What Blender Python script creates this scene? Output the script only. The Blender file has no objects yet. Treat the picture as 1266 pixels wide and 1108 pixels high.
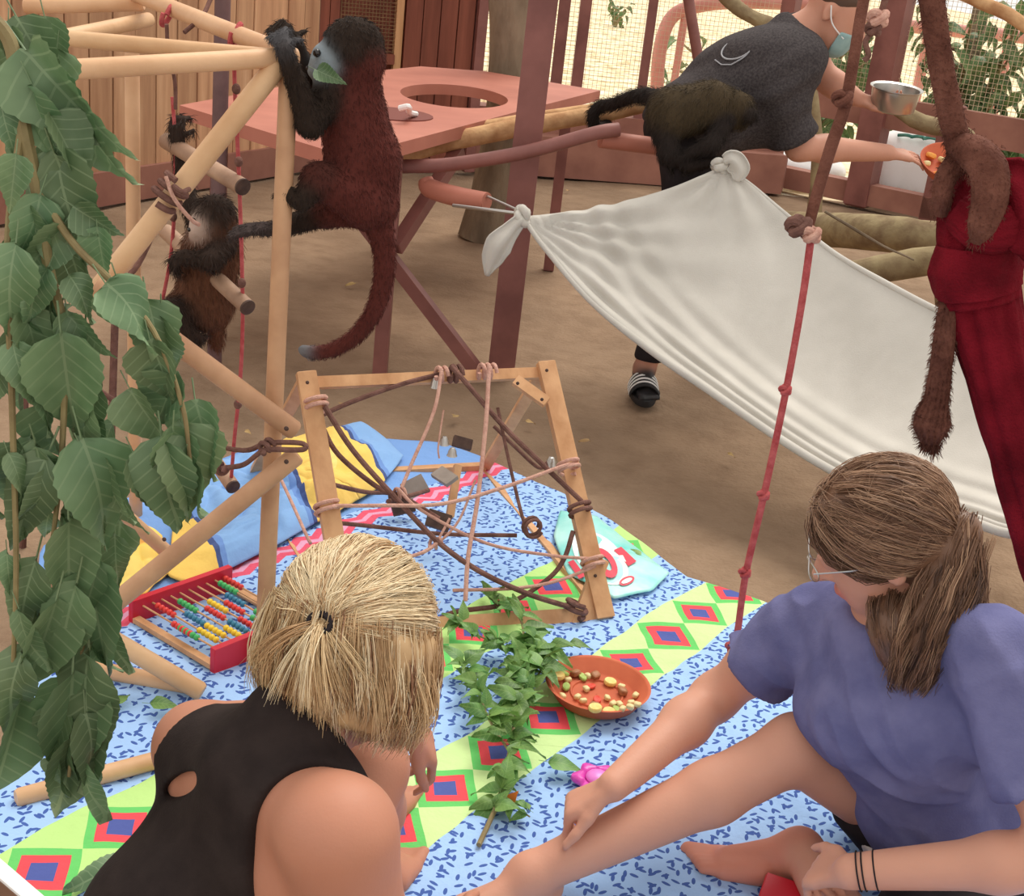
import bpy, math, random
import numpy as np
from mathutils import Vector, Matrix, noise, Quaternion

# ---------------------------------------------------------------- camera
random.seed(7); RNG = np.random.default_rng(7)
FPX = 1650.0; PITCH = math.radians(21.5); ROLL = math.radians(6.4); CAMH = 1.55
V = lambda *a: np.array(a if len(a) > 1 else a[0], dtype=float)
_fw = V(0, math.cos(PITCH), -math.sin(PITCH)); _u0 = V(0, math.sin(PITCH), math.cos(PITCH)); _r0 = V(1., 0, 0)
_rt = math.cos(ROLL)*_r0 + math.sin(ROLL)*_u0
_up = -math.sin(ROLL)*_r0 + math.cos(ROLL)*_u0
CAM = V(0, 0, CAMH)
scene = bpy.context.scene
COL = scene.collection
cd = bpy.data.cameras.new('camera'); cam = bpy.data.objects.new('camera', cd); COL.objects.link(cam)
cd.sensor_fit = 'HORIZONTAL'; cd.sensor_width = 36.0; cd.lens = 36.0*FPX/1266.0; cd.clip_start = 0.02; cd.clip_end = 300
cam.matrix_world = Matrix(((_rt[0], _up[0], -_fw[0], 0), (_rt[1], _up[1], -_fw[1], 0), (_rt[2], _up[2], -_fw[2], CAMH), (0, 0, 0, 1)))
scene.camera = cam

# ---------------------------------------------------------------- sky, sun, exposure
w = bpy.data.worlds.new('overcast_sky'); scene.world = w; w.use_nodes = True
bg = w.node_tree.nodes['Background']; bg.inputs[0].default_value = (1.0, 0.965, 0.92, 1); bg.inputs[1].default_value = 0.95
sd = bpy.data.lights.new('hazy_sun', 'SUN'); sd.energy = 2.1; sd.angle = math.radians(35); sd.color = (1, 0.95, 0.87)
sun = bpy.data.objects.new('hazy_sun', sd); COL.objects.link(sun)
sun.rotation_euler = Vector((-0.25, -0.55, -0.95)).to_track_quat('-Z', 'Y').to_euler(); sun.location = (2, 5, 6)
scene.view_settings.view_transform = 'Standard'; scene.view_settings.look = 'None'
scene.view_settings.exposure = 0.18; scene.view_settings.gamma = 1.0; scene.view_settings.use_curve_mapping = False

# ---------------------------------------------------------------- helpers
def ray(x, y): return _fw + _rt*(x-633)/FPX - _up*(y-554)/FPX
def P(x, y, Y):
    d = ray(x, y); return CAM + d*(Y/d[1])
def G(x, y, z=0.0):
    d = ray(x, y); return CAM + d*((z-CAMH)/d[2])
def plane_hit(x, y, p0, n):
    d = ray(x, y); return CAM + d*(((p0-CAM) @ n)/(d @ n))
def nrm(v):
    v = np.asarray(v, float); return v/np.linalg.norm(v)
def srgb(r, g, b):
    f = lambda c: (c/255/12.92) if c/255 <= 0.04045 else ((c/255+0.055)/1.055)**2.4
    return (f(r), f(g), f(b), 1.0)
def rotv(v, axis, a):
    axis = nrm(axis); v = np.asarray(v, float)
    return v*math.cos(a) + np.cross(axis, v)*math.sin(a) + axis*(axis @ v)*(1-math.cos(a))
def crom(pts, n=6):
    p = [np.asarray(q, float) for q in pts]
    if len(p) < 3: return [p[0]+(p[1]-p[0])*i/n for i in range(n+1)]
    q = [2*p[0]-p[1]] + p + [2*p[-1]-p[-2]]
    out = []
    for i in range(1, len(q)-2):
        for j in range(n):
            t = j/n
            out.append(0.5*((2*q[i]) + (-q[i-1]+q[i+1])*t + (2*q[i-1]-5*q[i]+4*q[i+1]-q[i+2])*t*t + (-q[i-1]+3*q[i]-3*q[i+1]+q[i+2])*t**3))
    out.append(p[-1]); return out
def ip(vals, n):
    return list(np.interp(np.linspace(0, 1, n), np.linspace(0, 1, len(vals)), vals))

class MB:
    """collects polygons for one mesh"""
    def __init__(s): s.v = []; s.f = []
    def add(s, vs, fs):
        o = len(s.v); s.v += [tuple(map(float, q)) for q in vs]; s.f += [tuple(i+o for i in f) for f in fs]; return s
    def tube(s, pts, r, n=8, caps=True, closed=False, flat=1.0):
        pts = [np.asarray(q, float) for q in pts]; m = len(pts)
        rs = ip(r, m) if isinstance(r, (list, tuple)) else [r]*m
        vs = []; fs = []
        t0 = nrm(pts[1]-pts[0]); ref = np.cross(t0, [0, 0, 1.0])
        if np.linalg.norm(ref) < 0.1: ref = np.cross(t0, [1.0, 0, 0])
        ref = nrm(ref)
        for i in range(m):
            a = pts[(i-1) % m] if (closed or i > 0) else pts[i]; b = pts[(i+1) % m] if (closed or i < m-1) else pts[i]
            t = nrm(b-a) if np.linalg.norm(b-a) > 1e-9 else t0
            ref = ref - t*(ref @ t); ref = nrm(ref); bi = np.cross(t, ref)
            for k in range(n):
                an = 2*math.pi*k/n; vs.append(pts[i] + rs[i]*(ref*math.cos(an)*flat + bi*math.sin(an)))
        for i in range(m if closed else m-1):
            j = (i+1) % m
            for k in range(n):
                l = (k+1) % n; fs.append((i*n+k, i*n+l, j*n+l, j*n+k))
        if caps and not closed:
            fs.append(tuple(range(n-1, -1, -1))); fs.append(tuple((m-1)*n+k for k in range(n)))
        return s.add(vs, fs)
    def bar(s, a, b, w, h, up=(0, 0, 1)):
        a = np.asarray(a, float); b = np.asarray(b, float); t = nrm(b-a); x = np.cross(t, up)
        if np.linalg.norm(x) < 1e-4: x = np.cross(t, [0, 1, 0])
        x = nrm(x)*w/2; y = nrm(np.cross(x, t))*h/2
        c = min(w, h)*0.08; tt = t*c
        vs = []
        for q, sh in ((a, 0.82), (a+tt, 1), (b-tt, 1), (b, 0.82)):
            vs += [q-x*sh-y*sh, q+x*sh-y*sh, q+x*sh+y*sh, q-x*sh+y*sh]
        fs = [(3, 2, 1, 0), (12, 13, 14, 15)]
        for i in range(3):
            for k in range(4): fs.append((i*4+k, i*4+(k+1) % 4, i*4+4+(k+1) % 4, i*4+4+k))
        return s.add(vs, fs)
    def ell(s, c, r, nu=14, nv=9, R=None):
        c = np.asarray(c, float); r = np.asarray(r if np.ndim(r) else [r]*3, float); R = np.eye(3) if R is None else R
        vs = [c + R @ (r*V(0, 0, 1))]; fs = []
        for i in range(1, nv):
            th = math.pi*i/nv
            for k in range(nu):
                ph = 2*math.pi*k/nu; vs.append(c + R @ (r*V(math.sin(th)*math.cos(ph), math.sin(th)*math.sin(ph), math.cos(th))))
        vs.append(c - R @ (r*V(0, 0, 1)))
        for k in range(nu): fs.append((0, 1+k, 1+(k+1) % nu))
        for i in range(nv-2):
            for k in range(nu): fs.append((1+i*nu+k, 1+(i+1)*nu+k, 1+(i+1)*nu+(k+1) % nu, 1+i*nu+(k+1) % nu))
        L = len(vs)-1; o = 1+(nv-2)*nu
        for k in range(nu): fs.append((o+k, L, o+(k+1) % nu))
        return s.add(vs, fs)
    def lathe(s, prof, n, c=(0, 0, 0), R=None):
        c = np.asarray(c, float); R = np.eye(3) if R is None else R; vs = []; fs = []; m = len(prof)
        for (r, z) in prof:
            for k in range(n):
                a = 2*math.pi*k/n; vs.append(c + R @ V(r*math.cos(a), r*math.sin(a), z))
        for i in range(m-1):
            for k in range(n): fs.append((i*n+k, i*n+(k+1) % n, (i+1)*n+(k+1) % n, (i+1)*n+k))
        return s.add(vs, fs)
    def grid(s, pts):                                   # pts[i][j]
        a = len(pts); b = len(pts[0]); fs = []
        for i in range(a-1):
            for j in range(b-1): fs.append((i*b+j, (i+1)*b+j, (i+1)*b+j+1, i*b+j+1))
        return s.add([q for row in pts for q in row], fs)
    def prism(s, poly, z0, z1):
        n = len(poly); vs = [(x, y, z0) for x, y in poly] + [(x, y, z1) for x, y in poly]
        fs = [tuple(range(n-1, -1, -1)), tuple(range(n, 2*n))] + [(k, (k+1) % n, n+(k+1) % n, n+k) for k in range(n)]
        return s.add(vs, fs)

WL = {}                                                 # world location of every parent (translation only)
def setprops(o, label=None, cat=None, group=None, kind=None):
    if label: o['label'] = label
    if cat: o['category'] = cat
    if group: o['group'] = group
    if kind: o['kind'] = kind
    return o
def thing(name, label, cat, loc, group=None, kind=None):
    o = bpy.data.objects.new(name, None); o.empty_display_size = 0.05; COL.objects.link(o)
    loc = np.asarray(loc, float); o.location = loc; WL[o] = loc
    return setprops(o, label, cat, group, kind)
def mesh_of(name, mb, loc=(0, 0, 0), sharp=40, smooth=True):
    v = np.asarray(mb.v, float) - np.asarray(loc, float); me = bpy.data.meshes.new(name)
    me.from_pydata(v.tolist(), [], mb.f); me.update()
    if smooth:
        me.polygons.foreach_set('use_smooth', [True]*len(me.polygons))
        if sharp: me.set_sharp_from_angle(angle=math.radians(sharp))
    return me
def ob(name, mb, mat, parent=None, label=None, cat=None, group=None, kind=None, sharp=40, origin=None, thick=None, subsurf=0):
    v = np.asarray(mb.v, float)
    if parent is None:
        loc = V((v[:, 0].min()+v[:, 0].max())/2, (v[:, 1].min()+v[:, 1].max())/2, v[:, 2].min()) if origin is None else np.asarray(origin, float)
    else: loc = WL[parent]
    o = bpy.data.objects.new(name, mesh_of(name, mb, loc, sharp)); COL.objects.link(o)
    WL[o] = loc
    if parent is None: o.location = loc
    else: o.parent = parent
    for m in (mat if isinstance(mat, (list, tuple)) else [mat]): o.data.materials.append(m)
    if thick:
        md = o.modifiers.new('thickness', 'SOLIDIFY'); md.thickness = thick; md.offset = 0
    if subsurf:
        md = o.modifiers.new('subdivision', 'SUBSURF'); md.levels = subsurf; md.render_levels = subsurf
    return setprops(o, label, cat, group, kind)
def inst(name, me, M4, parent=None, **kw):
    """object sharing mesh data; M4 is its world matrix"""
    o = bpy.data.objects.new(name, me); COL.objects.link(o)
    M4 = Matrix(M4) if not isinstance(M4, Matrix) else M4.copy()
    if parent is not None: o.parent = parent; M4.translation = M4.translation - Vector(WL[parent])
    o.matrix_local = M4
    return setprops(o, **kw)
def frame(loc, x, z):
    """matrix with local x axis along x and local z close to z"""
    x = nrm(x); z = np.asarray(z, float); y = np.cross(z, x); y = nrm(y); z = np.cross(x, y)
    return Matrix(((x[0], y[0], z[0], loc[0]), (x[1], y[1], z[1], loc[1]), (x[2], y[2], z[2], loc[2]), (0, 0, 0, 1)))

# ---------------------------------------------------------------- materials
class NT:
    def __init__(s, name):
        s.m = bpy.data.materials.new(name); s.m.use_nodes = True; s.t = s.m.node_tree; s.b = s.t.nodes['Principled BSDF']
    def n(s, kind, **kw):
        q = s.t.nodes.new(kind)
        for k, val in kw.items():
            if k.startswith('i_'): q.inputs[int(k[2:]) if k[2:].isdigit() else k[2:]].default_value = val
            else: setattr(q, k, val)
        return q
    def l(s, a, b): s.t.links.new(a, b)
    def val(s, x, sock):
        if isinstance(x, (int, float)): sock.default_value = x
        else: s.l(x, sock)
    def math(s, op, a, b=0.0, c=None):
        q = s.n('ShaderNodeMath', operation=op); s.val(a, q.inputs[0]); s.val(b, q.inputs[1])
        if c is not None: s.val(c, q.inputs[2])
        return q.outputs[0]
    def mix(s, fac, a, b):
        q = s.n('ShaderNodeMix', data_type='RGBA'); s.val(fac, q.inputs[0])
        for x, i in ((a, 6), (b, 7)):
            if isinstance(x, tuple): q.inputs[i].default_value = x
            else: s.l(x, q.inputs[i])
        return q.outputs[2]
    def coord(s, scale=(1, 1, 1), kind='Object', rot=(0, 0, 0)):
        tc = s.n('ShaderNodeTexCoord'); mp = s.n('ShaderNodeMapping'); mp.inputs['Scale'].default_value = scale; mp.inputs['Rotation'].default_value = rot
        s.l(tc.outputs[kind], mp.inputs[0]); return mp.outputs[0]
    def noise(s, vec, scale, detail=3, rough=0.55):
        q = s.n('ShaderNodeTexNoise'); s.l(vec, q.inputs['Vector']); q.inputs['Scale'].default_value = scale; q.inputs['Detail'].default_value = detail; q.inputs['Roughness'].default_value = rough
        return q.outputs[0]
    def ramp(s, fac, stops):
        q = s.n('ShaderNodeValToRGB'); s.l(fac, q.inputs[0]); e = q.color_ramp.elements
        while len(e) < len(stops): e.new(0.5)
        for i, (p, c) in enumerate(stops): e[i].position = p; e[i].color = c
        return q.outputs[0]
    def bump(s, h, strength=0.3, dist=0.01):
        q = s.n('ShaderNodeBump'); s.l(h, q.inputs['Height']); q.inputs['Strength'].default_value = strength; q.inputs['Distance'].default_value = dist
        s.l(q.outputs[0], s.b.inputs['Normal'])
    def rnd(s):
        q = s.n('ShaderNodeObjectInfo'); return q.outputs['Random']

def mat(name, c1, c2=None, scale=12, stretch=(1, 1, 1), rough=0.65, bump=0.0, bscale=None, spec=0.3, metal=0.0, vary=0.0, sss=0.0, stops=(0.35, 0.65), detail=4, trans=0.0, bdist=0.01):
    t = NT(name); b = t.b
    b.inputs['Roughness'].default_value = rough; b.inputs['Specular IOR Level'].default_value = spec; b.inputs['Metallic'].default_value = metal
    if c2 is None: c2 = c1
    vec = t.coord(stretch); nz = t.noise(vec, scale, detail)
    col = t.ramp(nz, [(stops[0], c1), (stops[1], c2)])
    if vary:
        hs = t.n('ShaderNodeHueSaturation'); t.l(col, hs.inputs['Color']); r = t.rnd()
        t.l(t.math('MULTIPLY_ADD', r, vary, 1-vary/2), hs.inputs['Value'])
        t.l(t.math('MULTIPLY_ADD', t.math('FRACT', t.math('MULTIPLY', r, 7.13)), vary*0.06, 0.5-vary*0.03), hs.inputs['Hue']); col = hs.outputs[0]
    t.l(col, b.inputs['Base Color'])
    if sss: b.inputs['Subsurface Weight'].default_value = sss; b.inputs['Subsurface Radius'].default_value = (0.012, 0.005, 0.003)
    if bump: t.bump(t.noise(vec, bscale or scale*3, 4), bump, bdist)
    if trans:
        tr = t.n('ShaderNodeBsdfTranslucent'); t.l(col, tr.inputs[0]); mx = t.n('ShaderNodeMixShader'); mx.inputs[0].default_value = trans
        out = t.t.nodes['Material Output']; t.l(b.outputs[0], mx.inputs[1]); t.l(tr.outputs[0], mx.inputs[2]); t.l(mx.outputs[0], out.inputs[0])
    return t.m
def grain(name, c1, c2, c3=None, axis=2, scale=9, rough=0.6, vary=0.3, bump=0.15, spec=0.25):
    """wood with grain running along one local axis"""
    st = [7.0, 7.0, 7.0]; st[axis] = 0.5
    t = NT(name); b = t.b; b.inputs['Roughness'].default_value = rough; b.inputs['Specular IOR Level'].default_value = spec
    vec0 = t.coord(tuple(st)); r = t.rnd()
    ad = t.n('ShaderNodeVectorMath', operation='ADD'); t.l(vec0, ad.inputs[0]); cx = t.n('ShaderNodeCombineXYZ')
    for i in range(3): t.l(t.math('MULTIPLY', r, 31.7+i*11), cx.inputs[i])
    t.l(cx.outputs[0], ad.inputs[1]); vec = ad.outputs[0]
    nz = t.noise(vec, scale/4, 5, 0.6); st = [(0.3, c1), (0.62, c2)] + ([(0.8, c3)] if c3 else [])
    col = t.ramp(nz, st); hs = t.n('ShaderNodeHueSaturation'); t.l(col, hs.inputs['Color'])
    t.l(t.math('MULTIPLY_ADD', r, vary, 1-vary/2), hs.inputs['Value']); t.l(hs.outputs[0], b.inputs['Base Color'])
    if bump: t.bump(nz, bump, 0.004)
    return t.m
def vcol(name, rough=0.7, spec=0.25, sss=0.0, bump=0.0, bscale=60, mottle=0.12):
    t = NT(name); b = t.b; a = t.n('ShaderNodeVertexColor'); a.layer_name = 'Col'; vec = t.coord()
    nz = t.noise(vec, 14, 4); hs = t.n('ShaderNodeHueSaturation'); t.l(a.outputs[0], hs.inputs['Color'])
    t.l(t.math('MULTIPLY_ADD', nz, mottle*2, 1-mottle), hs.inputs['Value']); t.l(hs.outputs[0], b.inputs['Base Color'])
    b.inputs['Roughness'].default_value = rough; b.inputs['Specular IOR Level'].default_value = spec
    if sss: b.inputs['Subsurface Weight'].default_value = sss; b.inputs['Subsurface Radius'].default_value = (0.012, 0.005, 0.003)
    if bump: t.bump(t.noise(vec, bscale, 4), bump, 0.004)
    return t.m

MAT = {}
MAT['dowel'] = mat('turned_pine', srgb(206, 160, 118), srgb(226, 184, 142), 6, (1, 1, 1), 0.5, 0.12, 40, 0.35, vary=0.12)
MAT['dowel_dark'] = mat('worn_dowel', srgb(150, 112, 84), srgb(180, 140, 106), 8, rough=0.55, bump=0.12, vary=0.1)
MAT['dowel_mid'] = mat('handled_dowel', srgb(176, 132, 98), srgb(204, 160, 122), 7, rough=0.5, bump=0.12, vary=0.08)
MAT['rung'] = mat('rung_wood', srgb(150, 118, 96), srgb(186, 152, 126), 9, rough=0.6, bump=0.12)
MAT['end_grain'] = mat('dark_end_grain', srgb(66, 48, 42), srgb(88, 66, 56), 40)
MAT['redsteel'] = mat('red_oxide_painted_steel', srgb(120, 74, 68), srgb(146, 94, 86), 5, rough=0.5, bump=0.05, spec=0.4)
MAT['redboard'] = mat('red_oxide_painted_board', srgb(174, 107, 90), srgb(192, 123, 104), 3, rough=0.55, bump=0.04)
MAT['redwood'] = grain('red_stained_timber', srgb(116, 64, 50), srgb(146, 84, 66), srgb(158, 96, 76), 2)
MAT['kerb'] = mat('painted_kerb', srgb(142, 96, 83), srgb(164, 115, 99), 4, rough=0.7, bump=0.1)
MAT['plank'] = grain('varnished_plank', srgb(178, 130, 98), srgb(212, 166, 128), srgb(228, 188, 150), 2, 9, vary=0.42)
MAT['batten'] = grain('pine_batten', srgb(186, 136, 94), srgb(214, 166, 122), None, 2, 9, vary=0.1)
MAT['bark'] = mat('grey_bark', srgb(112, 98, 82), srgb(146, 130, 110), 9, (1, 1, 0.35), 0.9, 0.6, 26, 0.1, bdist=0.02)
MAT['logbark'] = mat('mossy_log_bark', srgb(128, 108, 84), srgb(162, 146, 112), 10, rough=0.9, bump=0.5, bscale=30, spec=0.1)
MAT['palelog'] = mat('peeled_log', srgb(178, 132, 92), srgb(214, 172, 126), 14, rough=0.8, bump=0.5, bscale=40, spec=0.15)
MAT['rope_pink'] = mat('faded_pink_rope', srgb(196, 148, 132), srgb(216, 172, 154), 60, rough=0.9, bump=0.5, bscale=220, spec=0.1)
MAT['rope_red'] = mat('red_rope', srgb(176, 76, 78), srgb(200, 104, 104), 40, rough=0.9, bump=0.5, bscale=220, spec=0.1)
MAT['rope_brown'] = mat('dirty_brown_rope', srgb(104, 74, 66), srgb(134, 98, 88), 30, rough=0.9, bump=0.5, bscale=200, spec=0.1)
MAT['rope_thick'] = mat('thick_dark_brown_rope', srgb(92, 56, 46), srgb(128, 84, 70), 14, rough=0.9, bump=0.7, bscale=120, spec=0.12)
def leafmat(name, c1, c2, cv, L, rough=.45, vary=.4):
    t = NT(name); b = t.b; b.inputs['Roughness'].default_value = rough; b.inputs['Specular IOR Level'].default_value = .45
    vec = t.coord(); sx = t.n('ShaderNodeSeparateXYZ'); t.l(vec, sx.inputs[0]); ay = t.math('ABSOLUTE', sx.outputs[1])
    mid = t.math('LESS_THAN', ay, .011*L); vf = t.math('ABSOLUTE', t.math('SUBTRACT', t.math('FRACT', t.math('DIVIDE', t.math('SUBTRACT', sx.outputs[0], t.math('MULTIPLY', ay, .8)), .13*L)), .5))
    vn = t.math('MAXIMUM', mid, t.math('MULTIPLY', t.math('LESS_THAN', vf, .07), .7))
    col = t.ramp(t.noise(vec, .9/L, 4), [(.35, c1), (.65, c2)]); hs = t.n('ShaderNodeHueSaturation'); t.l(col, hs.inputs['Color']); r = t.rnd()
    t.l(t.math('MULTIPLY_ADD', r, vary, 1-vary/2), hs.inputs['Value']); t.l(t.math('MULTIPLY_ADD', t.math('FRACT', t.math('MULTIPLY', r, 7.13)), .03, .485), hs.inputs['Hue'])
    col = t.mix(t.math('MULTIPLY', vn, .45), hs.outputs[0], cv); t.l(col, b.inputs['Base Color'])
    t.bump(t.math('ADD', t.math('MULTIPLY', vn, -.6), t.noise(vec, 3/L, 3)), .35, .004*L/.1)
    tr = t.n('ShaderNodeBsdfTranslucent'); t.l(col, tr.inputs[0]); mx = t.n('ShaderNodeMixShader'); mx.inputs[0].default_value = .2; out = t.t.nodes['Material Output']
    t.l(b.outputs[0], mx.inputs[1]); t.l(tr.outputs[0], mx.inputs[2]); t.l(mx.outputs[0], out.inputs[0]); return t.m
MAT['leaf_big'] = leafmat('mulberry_leaf', srgb(88, 118, 80), srgb(128, 152, 112), srgb(160, 180, 140), .105)
MAT['leaf_sprig'] = leafmat('sprig_leaf', srgb(78, 122, 56), srgb(128, 168, 88), srgb(156, 190, 112), .06)
MAT['leaf_far'] = leafmat('shrub_leaf', srgb(72, 100, 60), srgb(120, 142, 88), srgb(150, 170, 110), .15, vary=.5)
MAT['stem'] = mat('green_brown_stem', srgb(128, 112, 78), srgb(152, 138, 96), 20, rough=0.7, bump=0.2)
MAT['terracotta'] = mat('terracotta', srgb(186, 92, 62), srgb(204, 108, 74), 8, rough=0.65, bump=0.08, spec=0.25)
MAT['steel'] = mat('brushed_steel', srgb(190, 186, 180), None, rough=0.28, metal=0.9)
MAT['black_top'] = mat('black_jersey', srgb(40, 32, 31), srgb(50, 41, 39), 20, rough=0.85, bump=0.15, bscale=300, spec=0.15)
MAT['tee_blue'] = mat('slate_blue_jersey', srgb(98, 99, 140), srgb(118, 118, 158), 12, rough=0.9, bump=0.2, bscale=240, spec=0.12)
MAT['tee_dark'] = mat('charcoal_heather_jersey', srgb(58, 53, 54), srgb(80, 74, 74), 130, rough=0.9, bump=0.2, bscale=200, spec=0.12)
MAT['dark_cloth'] = mat('black_cloth', srgb(36, 32, 34), srgb(48, 42, 44), 20, rough=0.85, spec=0.15)
MAT['white_cloth'] = mat('off_white_cloth', srgb(214, 206, 202), srgb(226, 220, 216), 20, rough=0.9)
MAT['black_rubber'] = mat('black_rubber', srgb(34, 32, 33), srgb(44, 42, 43), 20, rough=0.7)
MAT['white_plastic'] = mat('white_plastic', srgb(232, 230, 226), srgb(238, 236, 234), 10, rough=0.5)
MAT['mask'] = mat('pale_blue_mask', srgb(140, 172, 172), srgb(160, 188, 186), 20, rough=0.9)
MAT['skin'] = vcol('skin', 0.55, 0.35, 0.12, 0.08, 220, 0.06)
MAT['fur'] = vcol('fur_underlay', 0.9, 0.1, 0, 0.4, 160, 0.2)
MAT['furstrand'] = vcol('fur_strand', 0.75, 0.2, 0, 0, 60, 0.25)
MAT['hairc'] = vcol('hair', 0.42, 0.45, 0, 0, 60, 0.1)
MAT['eye'] = mat('eye', srgb(30, 22, 18), None, rough=0.15, spec=0.6)
MAT['fleece_red'] = mat('red_fleece', srgb(92, 15, 25), srgb(128, 25, 38), 9, rough=0.95, bump=0.6, bscale=200, spec=0.1)
MAT['jersey_grey'] = mat('light_grey_jersey', srgb(190, 185, 176), srgb(202, 197, 188), 5, rough=0.95, bump=0.15, bscale=240, spec=0.1)
MAT['abacus_red'] = mat('red_lacquer', srgb(196, 32, 50), srgb(206, 42, 60), 5, rough=0.4, spec=0.4)
for k, c in dict(green=(72, 178, 100), red=(218, 60, 52), yellow=(240, 204, 56), blue=(58, 128, 160)).items():
    MAT['bead_'+k] = mat('bead_'+k, srgb(*c), None, rough=0.35, spec=0.45)
# ================================================================ SETTING
# ---- sandy ground, gently trodden
def ground_z(x, y): return 0.018*noise.noise(Vector((x*0.9, y*0.9, 3))) + 0.008*noise.noise(Vector((x*3.1, y*3.1, 8)))
def blanket_cover(x, y): return 0.0
xs = np.concatenate([np.linspace(-14, -3.2, 14), np.linspace(-3, 3.4, 150), np.linspace(3.6, 16, 14)])
ys = np.concatenate([np.linspace(-3, 0.8, 6), np.linspace(1, 9.2, 190), np.linspace(9.6, 60, 26)])
t = NT('trodden_sand'); b = t.b; vec = t.coord()
n1 = t.noise(vec, 1.3, 5); n2 = t.noise(vec, 9, 5, 0.65); n3 = t.noise(vec, 70, 3)
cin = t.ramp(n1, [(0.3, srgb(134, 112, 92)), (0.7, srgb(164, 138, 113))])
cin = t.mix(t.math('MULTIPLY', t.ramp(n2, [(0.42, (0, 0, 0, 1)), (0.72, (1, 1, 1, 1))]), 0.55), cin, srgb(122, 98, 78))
lit = t.ramp(t.noise(vec, 5, 6, 0.7), [(0.36, srgb(190, 164, 120)), (0.5, srgb(236, 218, 178)), (0.66, srgb(255, 246, 222))])  # pale littered ground outside, with outdoor glare painted into its colour
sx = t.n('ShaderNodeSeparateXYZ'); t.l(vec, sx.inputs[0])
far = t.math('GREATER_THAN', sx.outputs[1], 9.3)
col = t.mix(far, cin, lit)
t.l(col, b.inputs['Base Color']); b.inputs['Roughness'].default_value = 0.95; b.inputs['Specular IOR Level'].default_value = 0.1
t.bump(t.math('ADD', t.math('MULTIPLY', n2, 1.0), t.math('MULTIPLY', n3, 0.5)), 0.55, 0.02)
m = MB(); m.grid([[(x, y, ground_z(x, y) - 0.02 if 0.9 < y < 9.2 and abs(x) < 3.4 else -0.02) for y in ys] for x in xs])
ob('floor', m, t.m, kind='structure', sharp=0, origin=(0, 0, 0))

# ---- boarded shed: side wall running away on the left, darker front beyond the table
def plank_wall(wall, A, B, z0, z1, width, thick, mt, name='plank', lean=0.0):
    A = V(A[0], A[1], 0); B = V(B[0], B[1], 0); L = np.linalg.norm(B-A); d = (B-A)/L; nn = V(d[1], -d[0], 0)
    cnt = int(L/width); pm = MB(); pm.bar((0, 0, 0), (0, 0, z1-z0), width*0.94, thick, (0, 1, 0)); me = mesh_of(name, pm); me.materials.append(mt)
    for i in range(cnt):
        o = A + d*(i+0.5)*width + nn*random.uniform(-0.004, 0.004); o = o + V(0, 0, z0)
        inst(name, me, frame(o, d, (0, 0, 1)), wall)
def backing(name, A, B, z0, z1, off, mt):
    A = V(A[0], A[1]); B = V(B[0], B[1]); d = nrm(B-A); nn = V(-d[1], d[0])*off
    m = MB(); m.bar(V(*(A+nn), (z0+z1)/2), V(*(B+nn), (z0+z1)/2), 0.03, z1-z0); return ob(name, m, mt, kind='structure')
SL, SC, SR = (-3.05, 4.9), (-1.42, 8.25), (-0.46, 8.75)
wl = backing('wall_left', SL, SC, 0, 2.6, 0.035, MAT['redwood'])
plank_wall(wl, SL, SC, 0.16, 2.58, 0.155, 0.022, MAT['plank'])
m = MB(); d = nrm(V(SC[0]-SL[0], SC[1]-SL[1], 0)); n_ = V(d[1], -d[0], 0)
m.bar(V(*SL, 0.085)+n_*0.02, V(*SC, 0.085)+n_*0.02, 0.035, 0.17); ob('baseboard_left', m, MAT['kerb'], kind='structure')
wb = backing('wall_back', SC, SR, 0, 2.6, 0.05, MAT['redwood'])
def lerp2(a, b, t): return (a[0]+(b[0]-a[0])*t, a[1]+(b[1]-a[1])*t)
plank_wall(wb, lerp2(SC, SR, 0.5), lerp2(SC, SR, 0.93), 0.02, 2.58, 0.115, 0.022, MAT['redwood'])
plank_wall(wb, lerp2(SC, SR, 0.0), lerp2(SC, SR, 0.12), 0.02, 2.58, 0.06, 0.03, MAT['redwood'], 'window_post')
plank_wall(wb, lerp2(SC, SR, 0.44), lerp2(SC, SR, 0.5), 0.02, 2.58, 0.05, 0.04, MAT['batten'], 'batten')
plank_wall(wb, lerp2(SC, SR, 0.93), lerp2(SC, SR, 1.05), 0.0, 2.6, 0.07, 0.09, MAT['redsteel'], 'corner_post')
plank_wall(wb, lerp2(SC, SR, 0.12), lerp2(SC, SR, 0.44), 0.02, 0.7, 0.1, 0.022, MAT['redwood'], 'plank')
# meshed window of the shed
wn = thing('window_1', None, None, V(*lerp2(SC, SR, 0.28), 0.7), kind='structure')
A = V(*lerp2(SC, SR, 0.12), 0); B = V(*lerp2(SC, SR, 0.44), 0)
m = MB(); d = nrm(B-A); n_ = V(d[1], -d[0], 0); L = np.linalg.norm(B-A); g = 0.022
for i in range(int(L/g)): m.bar(A+d*i*g+n_*0.012+V(0, 0, 0.7), A+d*i*g+n_*0.012+V(0, 0, 2.5), 0.004, 0.004, (0, 1, 0))
for i in range(int(1.8/g)): m.bar(A+n_*0.015+V(0, 0, 0.7+i*g), B+n_*0.015+V(0, 0, 0.7+i*g), 0.004, 0.004)
MAT['darkwire'] = mat('brown_wire', srgb(112, 84, 58), srgb(138, 106, 74), 12, rough=0.6)
ob('wire_screen', m, MAT['darkwire'], wn, kind='stuff')
m = MB(); m.bar(A+n_*0.02+V(0, 0, 0.68), B+n_*0.02+V(0, 0, 0.68), 0.05, 0.06); ob('window_sill', m, MAT['redwood'], wn)

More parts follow.
